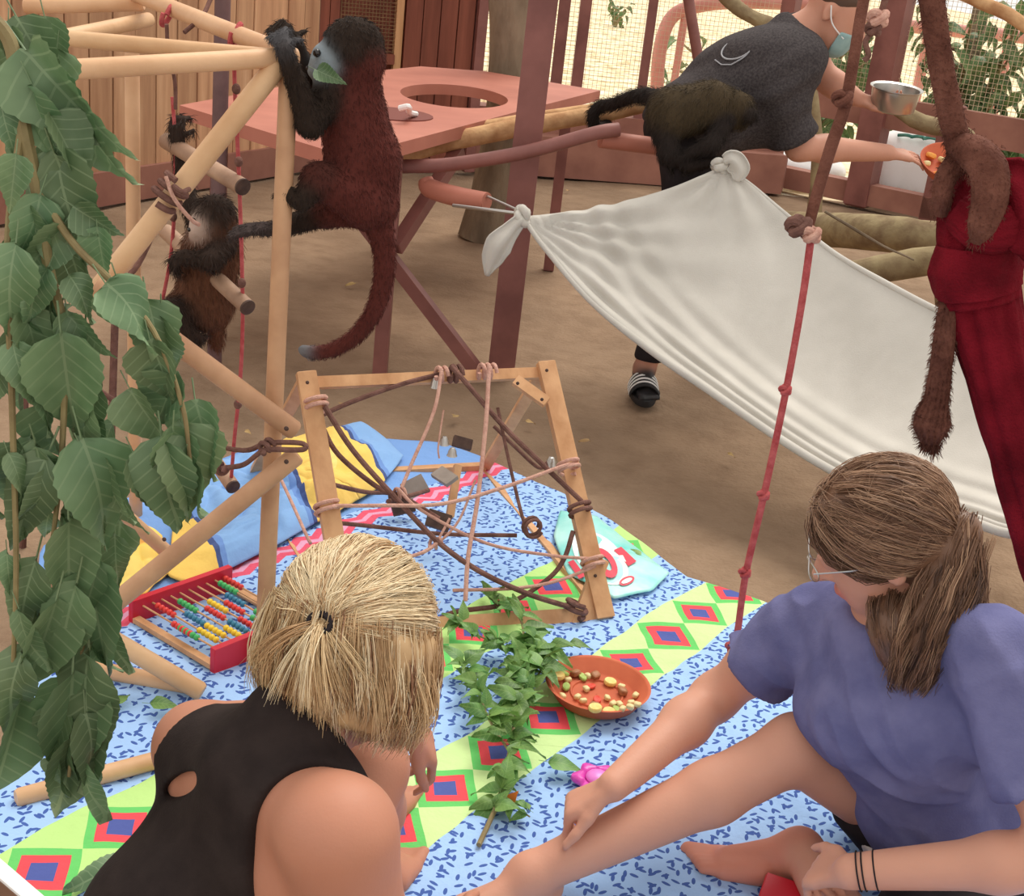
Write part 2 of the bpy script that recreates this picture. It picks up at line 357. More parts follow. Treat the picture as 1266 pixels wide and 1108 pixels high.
# ---- wire fence on a low painted kerb
F0, F1, F2 = V(-0.5, 9.0, 0), V(1.62, 9.45, 0), V(3.6, 8.1, 0)
m = MB(); m.bar(F0+V(0, -0.1, 0.13), F1+V(0, -0.1, 0.13), 0.3, 0.26); m.bar(F0+V(0, 0.02, 0.2), F1+V(0, 0.02, 0.2), 0.2, 0.40)
ob('wall_kerb', m, MAT['kerb'], kind='structure')
fence = thing('wire_fence', 'tall wire mesh fence with red oxide uprights standing on a kerb', 'fence', (F0+F1)/2)
def upright(px, py, Y, wd, top=2.7, z0=0.38, name='fence_post', par=None):
    b0 = P(px, py, Y); m = MB(); m.bar(V(b0[0], b0[1], z0), V(b0[0], b0[1], top), wd, wd, (0, 1, 0)); return ob(name, m, MAT['redsteel'], par)
def on_fence(px, py):
    n_ = nrm(np.cross(F1-F0, [0, 0, 1.])); return plane_hit(px, py, F0, n_)
for px, wd in ((577, 0.10), (692, 0.075), (718, 0.075), (800, 0.06)):
    q = on_fence(px, 60); m = MB(); m.bar(V(q[0], q[1]-0.02, 0.38), V(q[0], q[1]-0.02, 2.7), wd, wd, (0, 1, 0)); ob('fence_post', m, MAT['redsteel'], fence)
m = MB(); d = nrm(F1-F0); L = np.linalg.norm(F1-F0); g = 0.03
for i in range(int((L-.16)/g)): q = F0+d*i*g+V(0, 0.05, 0); m.bar(q+V(0, 0, 0.4), q+V(0, 0, 2.6), 0.0024, 0.0024, (0, 1, 0))
for i in range(int(2.2/g)): m.bar(F0+V(0, 0.053, 0.4+i*g), F1-d*.16+V(0, 0.053, 0.4+i*g), 0.0024, 0.0024)
MAT['wire'] = mat('rusty_pale_wire', srgb(196, 172, 140), srgb(214, 192, 162), 12, rough=0.5)
ob('wire_mesh', m, MAT['wire'], fence, kind='stuff')
# right bay: board, rails and thick posts
bay = thing('fence_bay', 'red brown timber fence bay with thick post and two rails', 'fence', (F1+F2)/2)
n2_ = nrm(np.cross(F2-F1, [0, 0, 1.]))
def on_bay(px, py): return plane_hit(px, py, F1, n2_)
d2 = nrm(F2-F1)
for px, z1, wd in ((1072, 2.7, 0.16), (945, 2.7, 0.10), (1166, 0.75, 0.12)):
    q = on_bay(px, 200); m = MB(); m.bar(V(q[0], q[1], 0), V(q[0], q[1], z1), wd, wd, d2); ob('post', m, MAT['redsteel'], bay)
a0 = on_bay(945, 155); z_ = a0[2]
m = MB(); m.bar(V(*F1[:2], 0.63), V(*F2[:2], 0.63), 0.05, 0.2); ob('board', m, MAT['kerb'], bay)
m = MB(); m.bar(V(*F1[:2], 0.09), V(*F2[:2], 0.09), 0.12, 0.14); ob('rail', m, MAT['kerb'], bay)
m = MB(); L = np.linalg.norm(F2-F1)
for i in range(int(L/g)): q = F1+d2*i*g+V(0.03, 0.03, 0); m.bar(q+V(0, 0, 0.7), q+V(0, 0, 2.6), 0.0024, 0.0024, (0, 1, 0))
for i in range(int(1.9/g)): m.bar(F1+V(0.03, 0.033, 0.7+i*g), F2+V(0.03, 0.033, 0.7+i*g), 0.0024, 0.0024)
ob('wire_mesh', m, MAT['wire'], bay, kind='stuff')

# ---- tall square steel post in the sand
q = G(620, 455); top = P(664, 0, 4.73)
m = MB(); m.bar(V(q[0], q[1], -0.02), V(q[0]+0.02, q[1], 2.7), 0.098, 0.098, (0, 1, 0))
ob('steel_post', m, MAT['redsteel'], label='tall square red oxide steel post standing in the sand beside the table', cat='post')
# ---- tree trunk behind the table
b0 = P(606, 290, 6.98); m = MB()
pts = [V(b0[0]+0.03*math.sin(z*3)+0.012*z, b0[1], z) for z in np.linspace(-0.03, 2.7, 26)]
m.tube(pts, [0.165, 0.135, 0.122, 0.118, 0.125, 0.13, 0.12, 0.118], 18)
m.v = [tuple(np.array(v)+V(0.012, 0.012, 0)*noise.noise(Vector(v)*7)) for v in m.v]
tr = thing('tree_trunk', 'grey smooth tree trunk rising behind the red table', 'tree', (b0[0], b0[1], 0))
ob('trunk', m, MAT['bark'], tr)
m = MB(); m.ell((b0[0]+0.02, b0[1]-0.115, 1.25), (0.03, 0.02, 0.02)); ob('knot', m, MAT['bark'], tr)

# ---- outside: pink pipe rails, shrubs, litter
MAT['pinkpipe'] = mat('faded_pink_pipe', srgb(196, 128, 116), srgb(212, 148, 136), 5, rough=0.5)
r_ = thing('pipe_hoop', 'faded pink pipe hoop railing with inner bar beyond the wire fence', 'railing', G(812, 100))
Yh = 11.0
q0 = P(812, 112, Yh); m = MB()
m.tube([V(q0[0], Yh, 0)] + crom([P(812, 110, Yh), P(816, 60, Yh), P(830, 22, Yh), P(860, 8, Yh), P(915, 2, Yh), P(1000, 5, Yh)], 6), 0.055, 10); ob('hoop', m, MAT['pinkpipe'], r_)
qq = P(838, 60, Yh); m = MB(); m.tube([V(qq[0], Yh, 0), V(qq[0]+0.02, Yh, P(842, 15, Yh)[2])], 0.03, 8); ob('upright', m, MAT['pinkpipe'], r_)
m = MB(); a0 = P(1120, 32, 13); a1 = P(1290, 48, 12.6); m.tube([a0, a1], 0.06, 10)
for q in (P(1150, 36, 12.95), P(1250, 44, 12.7)): m.tube([q, V(q[0], q[1], 0)], 0.05, 8)
ob('pipe_rail', m, MAT['pinkpipe'], label='straight faded pink pipe rail behind the shrub leaves', cat='railing')
# ================================================================ TABLE AND POLES
TZ = 0.84
tab = thing('platform_table', 'red oxide painted platform table with a big round hole', 'table', (-0.5, 5.6, 0))
poly = [G(222, 130, TZ), G(405, 186, TZ), G(470, 183, TZ), G(640, 138, TZ), G(742, 112, TZ), G(600, 88, TZ), G(520, 82, TZ), G(440, 90, TZ)]
poly = [(q[0], q[1]) for q in poly]
def in_ang(c, poly, a):        # radial distance from c to polygon edge at angle a
    dx, dy = math.cos(a), math.sin(a); best = 9
    for i in range(len(poly)):
        x1, y1 = poly[i]; x2, y2 = poly[(i+1) % len(poly)]
        ex, ey = x2-x1, y2-y1; den = dx*ey-dy*ex
        if abs(den) < 1e-9: continue
        s = ((x1-c[0])*ey-(y1-c[1])*ex)/den; u = ((x1-c[0])*dy-(y1-c[1])*dx)/den
        if s > 0 and -1e-6 <= u <= 1+1e-6: best = min(best, s)
    return best
_h = G(562, 118, TZ); hc = (_h[0], _h[1]); hr = (0.225, 0.37)
N = 96; outer = []; inner = []
angs = sorted(list(np.linspace(0, 2*math.pi, N, endpoint=False)) + [math.atan2(y-hc[1], x-hc[0]) % (2*math.pi) for x, y in poly])
for a in angs:
    s = in_ang(hc, poly, a); outer.append((hc[0]+s*math.cos(a), hc[1]+s*math.sin(a)))
    e = 1/math.sqrt((math.cos(a)/hr[0])**2+(math.sin(a)/hr[1])**2); inner.append((hc[0]+e*math.cos(a), hc[1]+e*math.sin(a)))
n = len(angs); vs = []
for z in (TZ, TZ-0.045):
    vs += [(x, y, z) for x, y in outer]; vs += [(x, y, z) for x, y in inner]
fs = []
for k in range(n):
    l = (k+1) % n
    fs += [(k, l, n+l, n+k), (2*n+k, 3*n+k, 3*n+l, 2*n+l), (k, 2*n+k, 2*n+l, l), (n+k, n+l, 3*n+l, 3*n+k)]
m = MB(); m.add(vs, fs); ob('table_top', m, MAT['redboard'], tab, sharp=30)
legs = [G(470, 458), V(-1.15, 4.75, 0), V(0.08, 6.4, 0), V(-0.72, 6.5, 0)]
for q in legs:
    m = MB(); m.bar(V(q[0], q[1], -0.02), V(q[0], q[1], TZ-0.045), 0.05, 0.05, (0, 1, 0)); ob('leg', m, MAT['redsteel'], tab)
def brace(a, b, w=0.045):
    m = MB(); m.bar(a, b, w, w); ob('brace', m, MAT['redsteel'], tab)
brace(P(395, 205, 4.75), G(592, 462)+V(0, 0, 0.0)); brace(P(568, 185, 4.95), P(488, 308, 4.56))
m = MB(); m.tube(crom([G(494, 134, TZ+.05), G(505, 132, TZ+.06), G(506, 139, TZ+.03), G(514, 141, TZ+.012)], 4), 0.011, 8); ob('bracket', m, MAT['white_plastic'], tab, label='small white bent bracket')
m = MB(); m.lathe([(0.0, 0.0), (0.16, 0.0), (0.16, 0.004), (0, 0.004)], 24, G(482, 141, TZ)); MAT['redshadow'] = mat('dark_red_lid', srgb(120, 62, 52)); ob('hatch_lid', m, MAT['redshadow'], tab)  # dark disc painted as the shade inside the table's smaller hole

# long poles beside the table
def pole(name, pts, r, mt, label, cat, n=12, rough=0.0, parent=None, group=None):
    m = MB(); pp = crom(pts, 6); m.tube(pp, r, n)
    if rough: m.v = [tuple(np.array(v)+rough*V(noise.noise(Vector(v)*9), noise.noise(Vector(v)*9+Vector((5, 0, 0))), noise.noise(Vector(v)*9+Vector((0, 7, 0))))) for v in m.v]
    return ob(name, m, mt, parent, label, cat, group)
pole('peeled_log', [P(470, 196, 4.86), P(600, 166, 4.95), P(735, 142, 5.02), P(812, 126, 5.05)], [0.034, 0.036, 0.032, 0.03], MAT['palelog'], 'long peeled pale log held by the tail of the dark monkey', 'log', 12, 0.006)
pole('split_log', [P(480, 182, 5.06), P(600, 156, 5.13), P(740, 132, 5.2)], [0.022, 0.024, 0.02], MAT['palelog'], 'thin split pale pole lying along the far side of the peeled log', 'log', 10, 0.006)
pp = thing('bent_pipe', 'red oxide pipe handrail passing in front of the steel post', 'pipe', P(620, 190, 4.6))
m = MB(); m.tube(crom([P(498, 206, 4.6), P(560, 203, 4.6), P(650, 188, 4.6), P(735, 165, 4.62), P(765, 160, 4.64)], 6), 0.024, 12); ob('handrail', m, MAT['redsteel'], pp)
m = MB(); m.tube([P(742, 172, 4.66), P(820, 182, 4.72)], 0.03, 12); ob('stub', m, MAT['redboard'], pp)
sp = thing('sleeved_bar', 'thin steel bar with a terracotta pipe sleeve tied to the hammock', 'bar', P(565, 238, 4.5))
m = MB(); m.tube(crom([P(526, 222, 4.62), P(532, 233, 4.6), P(565, 243, 4.52), P(602, 249, 4.45)], 5), [0.026, 0.034, 0.034, 0.03], 14); ob('sleeve', m, MAT['redboard'], sp)
m = MB(); m.tube([P(560, 254, 4.45), P(640, 264, 4.32)], 0.006, 8); m.tube([P(596, 240, 4.47), P(640, 260, 4.33)], 0.005, 8); ob('steel_rod', m, MAT['steel'], sp)

# dark slim post beyond the ladder
q = G(265, 450); m = MB(); m.tube([V(q[0], q[1], -0.02), V(q[0]-0.0, q[1], 2.2)], 0.026, 12)
MAT['purple_post'] = mat('purplish_brown_post', srgb(96, 72, 72), srgb(120, 92, 90), 8, rough=0.7)
ob('slim_post', m, MAT['purple_post'], label='slim dark purplish brown round post behind the rope ladder', cat='post')

# logs stacked behind the hammock
pole('mossy_log', [G(960, 300)+V(0, 0, .09), P(1080, 288, 6.6), P(1190, 300, 6.3)], [0.095, 0.09, 0.085], MAT['logbark'], 'thick mossy log, upper one of the pile behind the grey hammock', 'log', 16, 0.012)
pole('mossy_log', [P(1010, 350, 5.9), P(1100, 330, 5.9), P(1190, 318, 5.9)], [0.06, 0.065, 0.06], MAT['logbark'], 'slimmer pale green log leaning low across the pile behind the hammock', 'log', 14, 0.01)
pole('mossy_log', [V(1.15, 5.7, .07), V(1.6, 5.75, .08), V(2.1, 5.7, .07)], [0.075, 0.08, 0.07], MAT['logbark'], 'dark lowest log lying on the sand behind the hammock', 'log', 14, 0.01)
pole('dry_twig', [P(1020, 262, 5.7), P(1075, 295, 5.65), P(1130, 322, 5.6)], [0.006, 0.007, 0.004], MAT['bark'], 'thin bare twig lying across the stacked logs', 'twig', 6, 0.004)
pole('bare_branch', [P(1085, 118, 5.9), P(1130, 148, 5.8), P(1200, 185, 5.7), V(1.75, 5.6, .3), V(1.9, 5.6, 0.0)], [0.02, 0.035, 0.04, 0.045, 0.05], MAT['logbark'], 'pale crooked branch behind the steel bowl', 'branch', 12, 0.01)
pole('bare_branch', [P(1170, -15, 5.2), P(1225, 8, 5.1), P(1290, 45, 5.0)], [0.02, 0.024, 0.02], MAT['palelog'], 'pale overhead branch by the thick hanging rope', 'branch', 10, 0.008)
pole('bare_branch', [P(880, -20, 8.1), P(905, 4, 8.05), P(930, 22, 8.0), P(990, 60, 7.95), P(1010, 200, 7.95), V(P(1008, 270, 7.95)[0], 7.95, -.02)], [0.035, 0.04, 0.04, 0.04, .04, .05], MAT['logbark'], 'pale branch propped behind the stooping person', 'branch', 10, 0.01)

# ================================================================ CLIMBING FRAME
cf = thing('climbing_gym', 'pale pine dowel climbing frame with rope lashings', 'climbing frame', G(330, 795))
DR = 0.019
def dowel(a, b, r=DR, mt='dowel'):
    m = MB(); a = np.asarray(a, float); b = np.asarray(b, float); t = nrm(b-a); e = min(0.006, r*.4)
    m.tube([a, a+t*e, a+(b-a)*.33, a+(b-a)*.66, b-t*e, b], [r*.8, r, r, r, r, r*.8], 14)
    m2 = MB(); o = ob('pole', m, MAT[mt], cf); return o
bq = G(325, 828)
dowel(V(bq[0], bq[1], -0.015), P(357, 88, 2.66), 0.0185, 'dowel_mid')                       # upright held by the big monkey
dowel(P(55, 88, 2.42), P(368, 70, 2.66), 0.0185)
dowel(P(55, 45, 2.75), P(345, 71, 2.72), 0.0165)
dowel(P(166, -8, 3.3), P(352, 66, 2.74), 0.019)
dowel(P(30, 8, 3.3), P(178, 4, 3.32), 0.0185)
dowel(P(70, 48, 2.9), P(185, 24, 3.3), 0.017)
dowel(P(345, 78, 2.64), P(112, 372, 2.48), 0.0215)
dowel(P(332, 82, 2.70), P(420, 160, 3.1), 0.018, 'dowel_dark')
dowel(P(118, 350, 2.46), P(366, 534, 2.52), 0.0205, 'dowel_mid')
dowel(P(368, 562, 2.51), P(112, 770, 2.36), 0.0205, 'dowel_mid')
dowel(P(112, 775, 2.36), G(250, 872)+V(0, 0, 0.03), 0.0195)
dowel(G(105, 838)+V(0, 0, 0.025), G(238, 862)+V(0, 0, 0.025), 0.017)
dowel(G(20, 1000)+V(0, 0, 0.022), G(215, 946)+V(0, 0, 0.022), 0.017)
q = G(168, 640); dowel(V(q[0], q[1], -0.01), P(163, 60, 3.15), 0.017)
dowel(P(135, 620, 2.6), P(215, 690, 2.72), 0.016, 'dowel')
dowel(G(60, 800)+V(0, 0, .02), P(75, 700, 2.55), 0.018, 'dowel_dark')
for (x, y, Y) in ((354, 530, 2.492), (354, 571, 2.482), (203, 667, 2.68)):
    q = P(x, y, Y-0.018); m = MB(); m.ell(q, (0.005, 0.004, 0.005), 8, 6); ob('bolt_hole', m, MAT['end_grain'], cf)
def lash(pts, r, mt, par, name='lashing', n=8, sub=6):
    m = MB(); m.tube(crom(pts, sub), r, n); return ob(name, m, MAT[mt], par)
def coil(a, b, R, turns, r, mt, par, name='lashing', ph=0.0):
    """rope wound round the axis a-b"""
    a = np.asarray(a, float); b = np.asarray(b, float); t = nrm(b-a); x = nrm(np.cross(t, [0.3, 0.2, 0.93])); y = np.cross(t, x); k = int(turns*14)
    m = MB(); m.tube([a+(b-a)*i/k+R*(x*math.cos(ph+2*math.pi*turns*i/k)+y*math.sin(ph+2*math.pi*turns*i/k)) for i in range(k+1)], r, 8); return ob(name, m, MAT[mt], par)
lash([P(235, 545, 2.6), P(300, 557, 2.55), P(330, 548, 2.49), P(372, 548, 2.485), P(374, 556, 2.475), P(330, 556, 2.475), P(318, 562, 2.49), P(300, 575, 2.53), P(270, 580, 2.55), P(235, 590, 2.6)], 0.0055, 'rope_brown', cf)
coil(P(322, 556, 2.47), P(336, 548, 2.49), 0.011, 2, 0.005, 'rope_brown', cf); coil(P(266, 575, 2.56), P(280, 584, 2.54), 0.010, 2, 0.005, 'rope_brown', cf)
coil(P(198, 252, 2.53), P(222, 224, 2.54), 0.0265, 3, 0.0065, 'rope_brown', cf)
lash([P(205, 218, 2.5), P(215, 245, 2.5), P(235, 270, 2.52), P(246, 278, 2.55)], 0.004, 'rope_pink', cf)
lash([P(215, 230, 2.5), P(225, 237, 2.48), P(234, 234, 2.5)], 0.005, 'rope_brown', cf)
coil(P(205, 18, 3.12), P(209, 20, 3.12), 0.024, 1, 0.006, 'rope_red', cf); coil(P(289, 42, 2.9), P(294, 44, 2.9), 0.024, 1, 0.006, 'rope_red', cf)
lash([P(206, 30, 3.08), P(208, 60, 3.1), P(216, 100, 3.12), P(217, 135, 3.13)], 0.0045, 'rope_brown', cf)
lash([P(228, 40, 3.0), P(250, 20, 3.05), P(262, -5, 3.1)], 0.005, 'rope_brown', cf)
lash([P(0, 380, 2.5), P(60, 440, 2.55), P(130, 488, 2.6), P(180, 520, 2.65)], 0.006, 'rope_brown', cf)
lash([P(130, 345, 2.6), P(165, 335, 2.7), P(200, 265, 2.75)], 0.006, 'rope_brown', cf)
for x0, x1 in ((32, 28), (142, 132)):
    lash([P(x0, 400, 2.9), P((x0+x1)/2, 560, 2.9), P(x1, 690, 2.95)], 0.009, 'rope_brown', cf)

# ---- rope ladder
ld = thing('rope_ladder', 'hanging rope ladder of round wooden rungs on thin red rope', 'ladder', P(250, 600, 3.0))
def rung(a, b, r):
    m = MB(); m.tube([a, b], r, 16, caps=False); t = nrm(b-a); m.tube([a-t*.001, a+t*.003], [r*.9, r], 16); o = ob('rung', m, MAT['rung'], ld)
    m = MB(); m.tube([b-t*.002, b+t*.003, b+t*.004], [r*1.01, r*1.0, r*.85], 16); ob('rung_end', m, MAT['end_grain'], o)
rung(P(205, 174, 3.2), P(300, 231, 2.98), 0.0195); rung(P(205, 286, 3.2), P(306, 380, 2.95), 0.019)
rung(P(182, 394, 3.2), P(262, 455, 2.98), 0.0185); rung(P(236, 528, 3.25), P(288, 602, 3.05), 0.0185)
lash([P(213, 120, 3.16), P(217, 190, 3.16), P(213, 300, 3.15), P(200, 375, 3.15), P(192, 400, 3.15)], 0.0045, 'rope_red', ld, 'side_rope')
lash([P(291, 45, 2.95), P(290, 100, 3.0), P(296, 230, 3.0), P(300, 380, 2.97), P(297, 470, 2.97), P(290, 540, 3.0), P(286, 590, 3.06)], 0.0045, 'rope_red', ld, 'side_rope')
for x, y, Y in ((295, 200, 2.99), (299, 350, 2.97), (214, 268, 3.14), (292, 110, 2.99), (294, 500, 2.98), (195, 382, 3.14)):
    m = MB(); m.ell(P(x, y, Y), (0.010, 0.010, 0.012), 10, 7); ob('rope_knot', m, MAT['rope_brown'], ld)

# ================================================================ WOODEN ROPE-WEB FRAME
wf = thing('rope_web_frame', 'wooden batten play frame strung with pink and brown ropes', 'play frame', G(600, 700))
FL, FR, BL, BR = G(433, 786, .012), G(748, 765, .012), G(312, 590, .012), G(600, 577, .012)
TLc, TRc = P(379, 468, 2.97), P(676, 452, 3.25)
TLc[2] = TRc[2] = (TLc[2]+TRc[2])/2
pn = nrm(np.cross(FR-FL, TLc-FL));
if pn @ (CAM-FL) < 0: pn = -pn
def batten(a, b, w=0.034, h=0.02, up=None):
    m = MB(); m.bar(a, b, w, h, pn if up is None else up); return ob('batten', m, MAT['batten'], wf)
ex = nrm(FR-FL)
batten(FL, TLc+nrm(TLc-FL)*.012, 0.046, 0.022); batten(FR, TRc+nrm(TRc-FR)*.014, 0.046, 0.022)
batten(TLc-ex*.0+nrm(FL-TLc)*.01-pn*.02, TRc+nrm(FR-TRc)*.01-pn*.02, 0.028, 0.02); batten(FL+V(0, 0, .012)-pn*.02, FR+V(0, 0, .012)-pn*.02+ex*.015, 0.042, 0.022)
for a, b in ((TLc, BL), (TRc, BR), (BL, FL), (BR, FR), (BL, BR)): batten(a-pn*.03, b, 0.03, 0.02, (0.2, 0.1, 1))
batten(P(637, 470, 3.17), P(676, 498, 3.14), 0.028, 0.016); batten(P(744, 692, 2.96), P(713, 775, 2.83), 0.034, 0.02); batten(P(566, 575, 3.4), P(556, 640, 3.3), 0.02, 0.02)
for x, y, Y in ((380, 473, 2.93), (640, 474, 3.14), (670, 494, 3.12), (736, 712, 2.9), (718, 768, 2.81), (676, 458, 3.22)):
    m = MB(); m.ell(P(x, y, Y), 0.0045, 8, 6); ob('nail', m, MAT['end_grain'], wf)
def PL(x, y, off=0.012):
    return plane_hit(x, y, FL, pn) + pn*off
def web(pts, r, mt, off=0.015):
    return lash([PL(x, y, off+(.004*math.sin(i*2.1))) for i, (x, y) in enumerate(pts)], r*.72, mt, wf, 'web_rope')
BRW, PNK = 'rope_brown', 'rope_pink'
web([(398, 510), (440, 492), (500, 470), (548, 458)], 0.0085, BRW, -0.03)
web([(555, 455), (570, 472), (620, 528), (670, 578), (716, 622)], 0.009, BRW)
web([(400, 505), (435, 560), (492, 622), (540, 672), (590, 708), (650, 735), (702, 752)], 0.009, BRW)
web([(398, 520), (420, 560), (470, 600), (500, 612), (545, 640)], 0.0085, BRW, -0.02)
web([(712, 655), (700, 690), (680, 715), (630, 745), (560, 757), (530, 780)], 0.0085, BRW, -0.02)
lash([PL(420, 572, -.2), PL(480, 575, -.28), PL(520, 565, -.38), PL(545, 560, -.45)], 0.006, BRW, wf, 'web_rope')
lash([PL(480, 620, 0), PL(530, 590, -.2), PL(580, 560, -.4)], 0.006, BRW, wf, 'web_rope')
web([(602, 455), (597, 530), (588, 620), (576, 690), (572, 745)], 0.0075, PNK, 0.02)
web([(408, 628), (470, 628), (545, 625), (620, 605), (690, 580), (706, 576)], 0.0068, PNK, 0.022)
web([(545, 458), (535, 510), (510, 570), (495, 605)], 0.0062, PNK, 0.01)
web([(555, 500), (548, 545), (550, 560)], 0.003, PNK, -0.05)
web([(540, 672), (520, 685), (480, 697), (440, 712)], 0.0062, PNK)
web([(738, 692), (680, 688), (600, 672), (520, 632), (490, 605)], 0.0058, PNK, 0.008)
web([(736, 700), (690, 718), (640, 727), (560, 730)], 0.0058, PNK, 0.0)
web([(560, 638), (545, 668), (572, 640), (592, 590)], 0.0045, PNK, -.03)
lash([PL(630, 490, -.1), PL(645, 560, -.1), PL(652, 620, -.06), PL(660, 655, -.05)], 0.0045, BRW, wf, 'web_rope')
lash([PL(412, 640, -.05), PL(470, 640, -.1), PL(560, 650, -.1), PL(650, 655, -.07)], 0.0055, BRW, wf, 'web_rope')
lash([P(346, 590, 3.2), P(360, 620, 3.1), P(378, 660, 2.98), P(384, 672, 2.95)], 0.0045, PNK, wf, 'web_rope')
u_l = nrm(TLc-FL); u_r = nrm(TRc-FR)
def wrap(px, py, dirv, turns, mt, r=0.0075, R=0.027):
    q = PL(px, py, 0) - (pn*.02 if dirv is ex else 0); coil(q-dirv*.0075*turns, q+dirv*.0075*turns, R, turns, r*.72, mt, wf, 'rope_tie')
wrap(390, 500, u_l, 2, PNK); wrap(404, 628, u_l, 2, PNK); wrap(703, 577, u_r, 2, PNK, .0065); wrap(717, 630, u_r, 2, BRW); wrap(733, 697, u_r, 2, PNK, .0065)
wrap(547, 460, ex, 2, PNK, .0075, .0175); wrap(565, 459, ex, 2, BRW, .0085, .019); wrap(604, 456, ex, 3, PNK, .007, .0175); wrap(540, 670, ex, 2, PNK, .006, .012); wrap(495, 608, ex, 2, PNK, .006, .012); wrap(712, 752, nrm(V(.3, .2, .8)), 2, BRW, .009, .026); wrap(658, 652, nrm(BR-FR), 2, BRW, .006, .022)
# dangling bells and toys in the web
def bell(px, py, off, s=1.0):
    q = PL(px, py, off); m = MB(); m.lathe([(0.001, 0.012*s), (0.006*s, 0.011*s), (0.011*s, 0.002*s), (0.012*s, -0.006*s), (0.015*s, -0.012*s), (0.012*s, -0.012*s), (0.004*s, 0.002*s)], 14, q); ob('bell', m, MAT['steel'], wf)
bell(541, 470, -.02); bell(556, 538, -.05, .9); bell(566, 552, -.05, .9); bell(706, 553, -.15, 1.2)
lash([PL(640, 500, -.2), PL(665, 530, -.18), PL(690, 560, -.15), PL(702, 553, -.15)], 0.005, BRW, wf, 'web_rope')
MAT['greyslab'] = mat('grey_toy', srgb(132, 120, 112), srgb(158, 146, 136), 14, rough=0.6)
for (a, b, c, dd, w_, mt) in (((550, 560), (578, 546), -.42, -.42, .05, 'greyslab'), ((560, 612), (590, 622), -.25, -.25, .045, 'end_grain'), ((600, 505), (625, 512), -.3, -.3, .03, 'end_grain'), ((535, 575), (565, 568), -.45, -.45, .06, 'end_grain'), ((585, 540), (600, 560), -.35, -.3, .04, 'greyslab')):
    m = MB(); m.bar(PL(*a, c), PL(*b, dd), w_, 0.012, pn); ob('hanging_block', m, MAT[mt], wf)

# ================================================================ ABACUS
A1, A2 = G(167, 752, .05), G(280, 712, .05); B1, B2 = G(268, 812, .05), G(352, 776, .05)
A2 = A1 + (A2-A1); B2 = B1 + nrm(A2-A1)*np.linalg.norm(A2-A1)*0.98
ab = thing('abacus', 'wooden bead abacus with two red end boards on the blanket', 'abacus', V(*((A1+B2)/2)[:2], 0.012))
dA = nrm(A2-A1)
for a, b in ((A1, A2), (B1, B2)):
    m = MB(); m.bar(a-dA*.012-V(0, 0, .008), b+dA*.012-V(0, 0, .008), 0.016, 0.062); ob('end_board', m, MAT['abacus_red'], ab)
for tt in (-0.01, 1.01):
    m = MB(); m.bar(A1+(A2-A1)*tt-V(0, 0, .024), B1+(B2-B1)*tt-V(0, 0, .024), 0.018, 0.012); ob('side_rail', m, MAT['batten'], ab)
bm = {}
for k in ('green', 'red', 'yellow', 'blue'):
    m = MB(); m.ell((0, 0, 0), (0.0076, 0.0076, 0.0066), 12, 8); me = mesh_of('bead', m); me.materials.append(MAT['bead_'+k]); bm[k] = me
rows = [('red', 'green', .42, .5), ('red', 'yellow', .1, .62), ('blue', 'yellow', .35, .60), ('green', 'yellow', .15, .72), ('red', 'blue', .38, .66), ('yellow', 'red', .3, .68), ('red', 'green', .4, .78), ('blue', 'green', .3, .66), ('green', 'red', .1, .74), ('red', 'yellow', .06, .6)]
rd = (B1-A1); 
for i, (c1, c2, s1, s2) in enumerate(rows):
    tt = 0.06+0.88*i/9; a = A1+(A2-A1)*tt+V(0, 0, .004); b = B1+(B2-B1)*tt+V(0, 0, .004); L = np.linalg.norm(b-a); t_ = (b-a)/L
    m = MB(); m.tube([a, b], 0.0022, 6); rod = ob('rod', m, MAT['batten'], ab)
    for j in range(5):
        for s, c in ((s1, c1), (s2, c2)):
            q = a + t_*(min(s*L, L-.009-.0135*(10-(j if s == s1 else j+5)))+j*0.0135)
            inst('bead', bm[c], frame(q, np.cross(t_, [0, 0, 1.]), t_), rod)

# ================================================================ HAMMOCK
K1, K2 = P(646, 268, 4.28), P(893, 206, 4.42)
low = crom([K1, P(672, 305, 4.22), P(730, 372, 4.08), P(800, 430, 3.92), P(880, 485, 3.74), P(960, 540, 3.55), P(1040, 588, 3.36), P(1130, 625, 3.18), P(1200, 645, 3.05), P(1266, 662, 2.93), P(1400, 650, 2.75)], 10)
upp = crom([K2, P(925, 226, 4.4), P(968, 262, 4.33), P(1030, 312, 4.2), P(1095, 350, 4.05), P(1160, 384, 3.9), P(1220, 408, 3.75), P(1300, 425, 3.6), P(1400, 420, 3.45)], 10)
def resample(p, n):
    p = np.array(p); d = np.r_[0, np.cumsum(np.linalg.norm(np.diff(p, axis=0), axis=1))]; s = np.linspace(0, d[-1], n)
    return np.stack([np.interp(s, d, p[:, k]) for k in range(3)], 1)
NU, NV = 150, 90; low = resample(low, NU); upp = resample(upp, NU)
rows = []
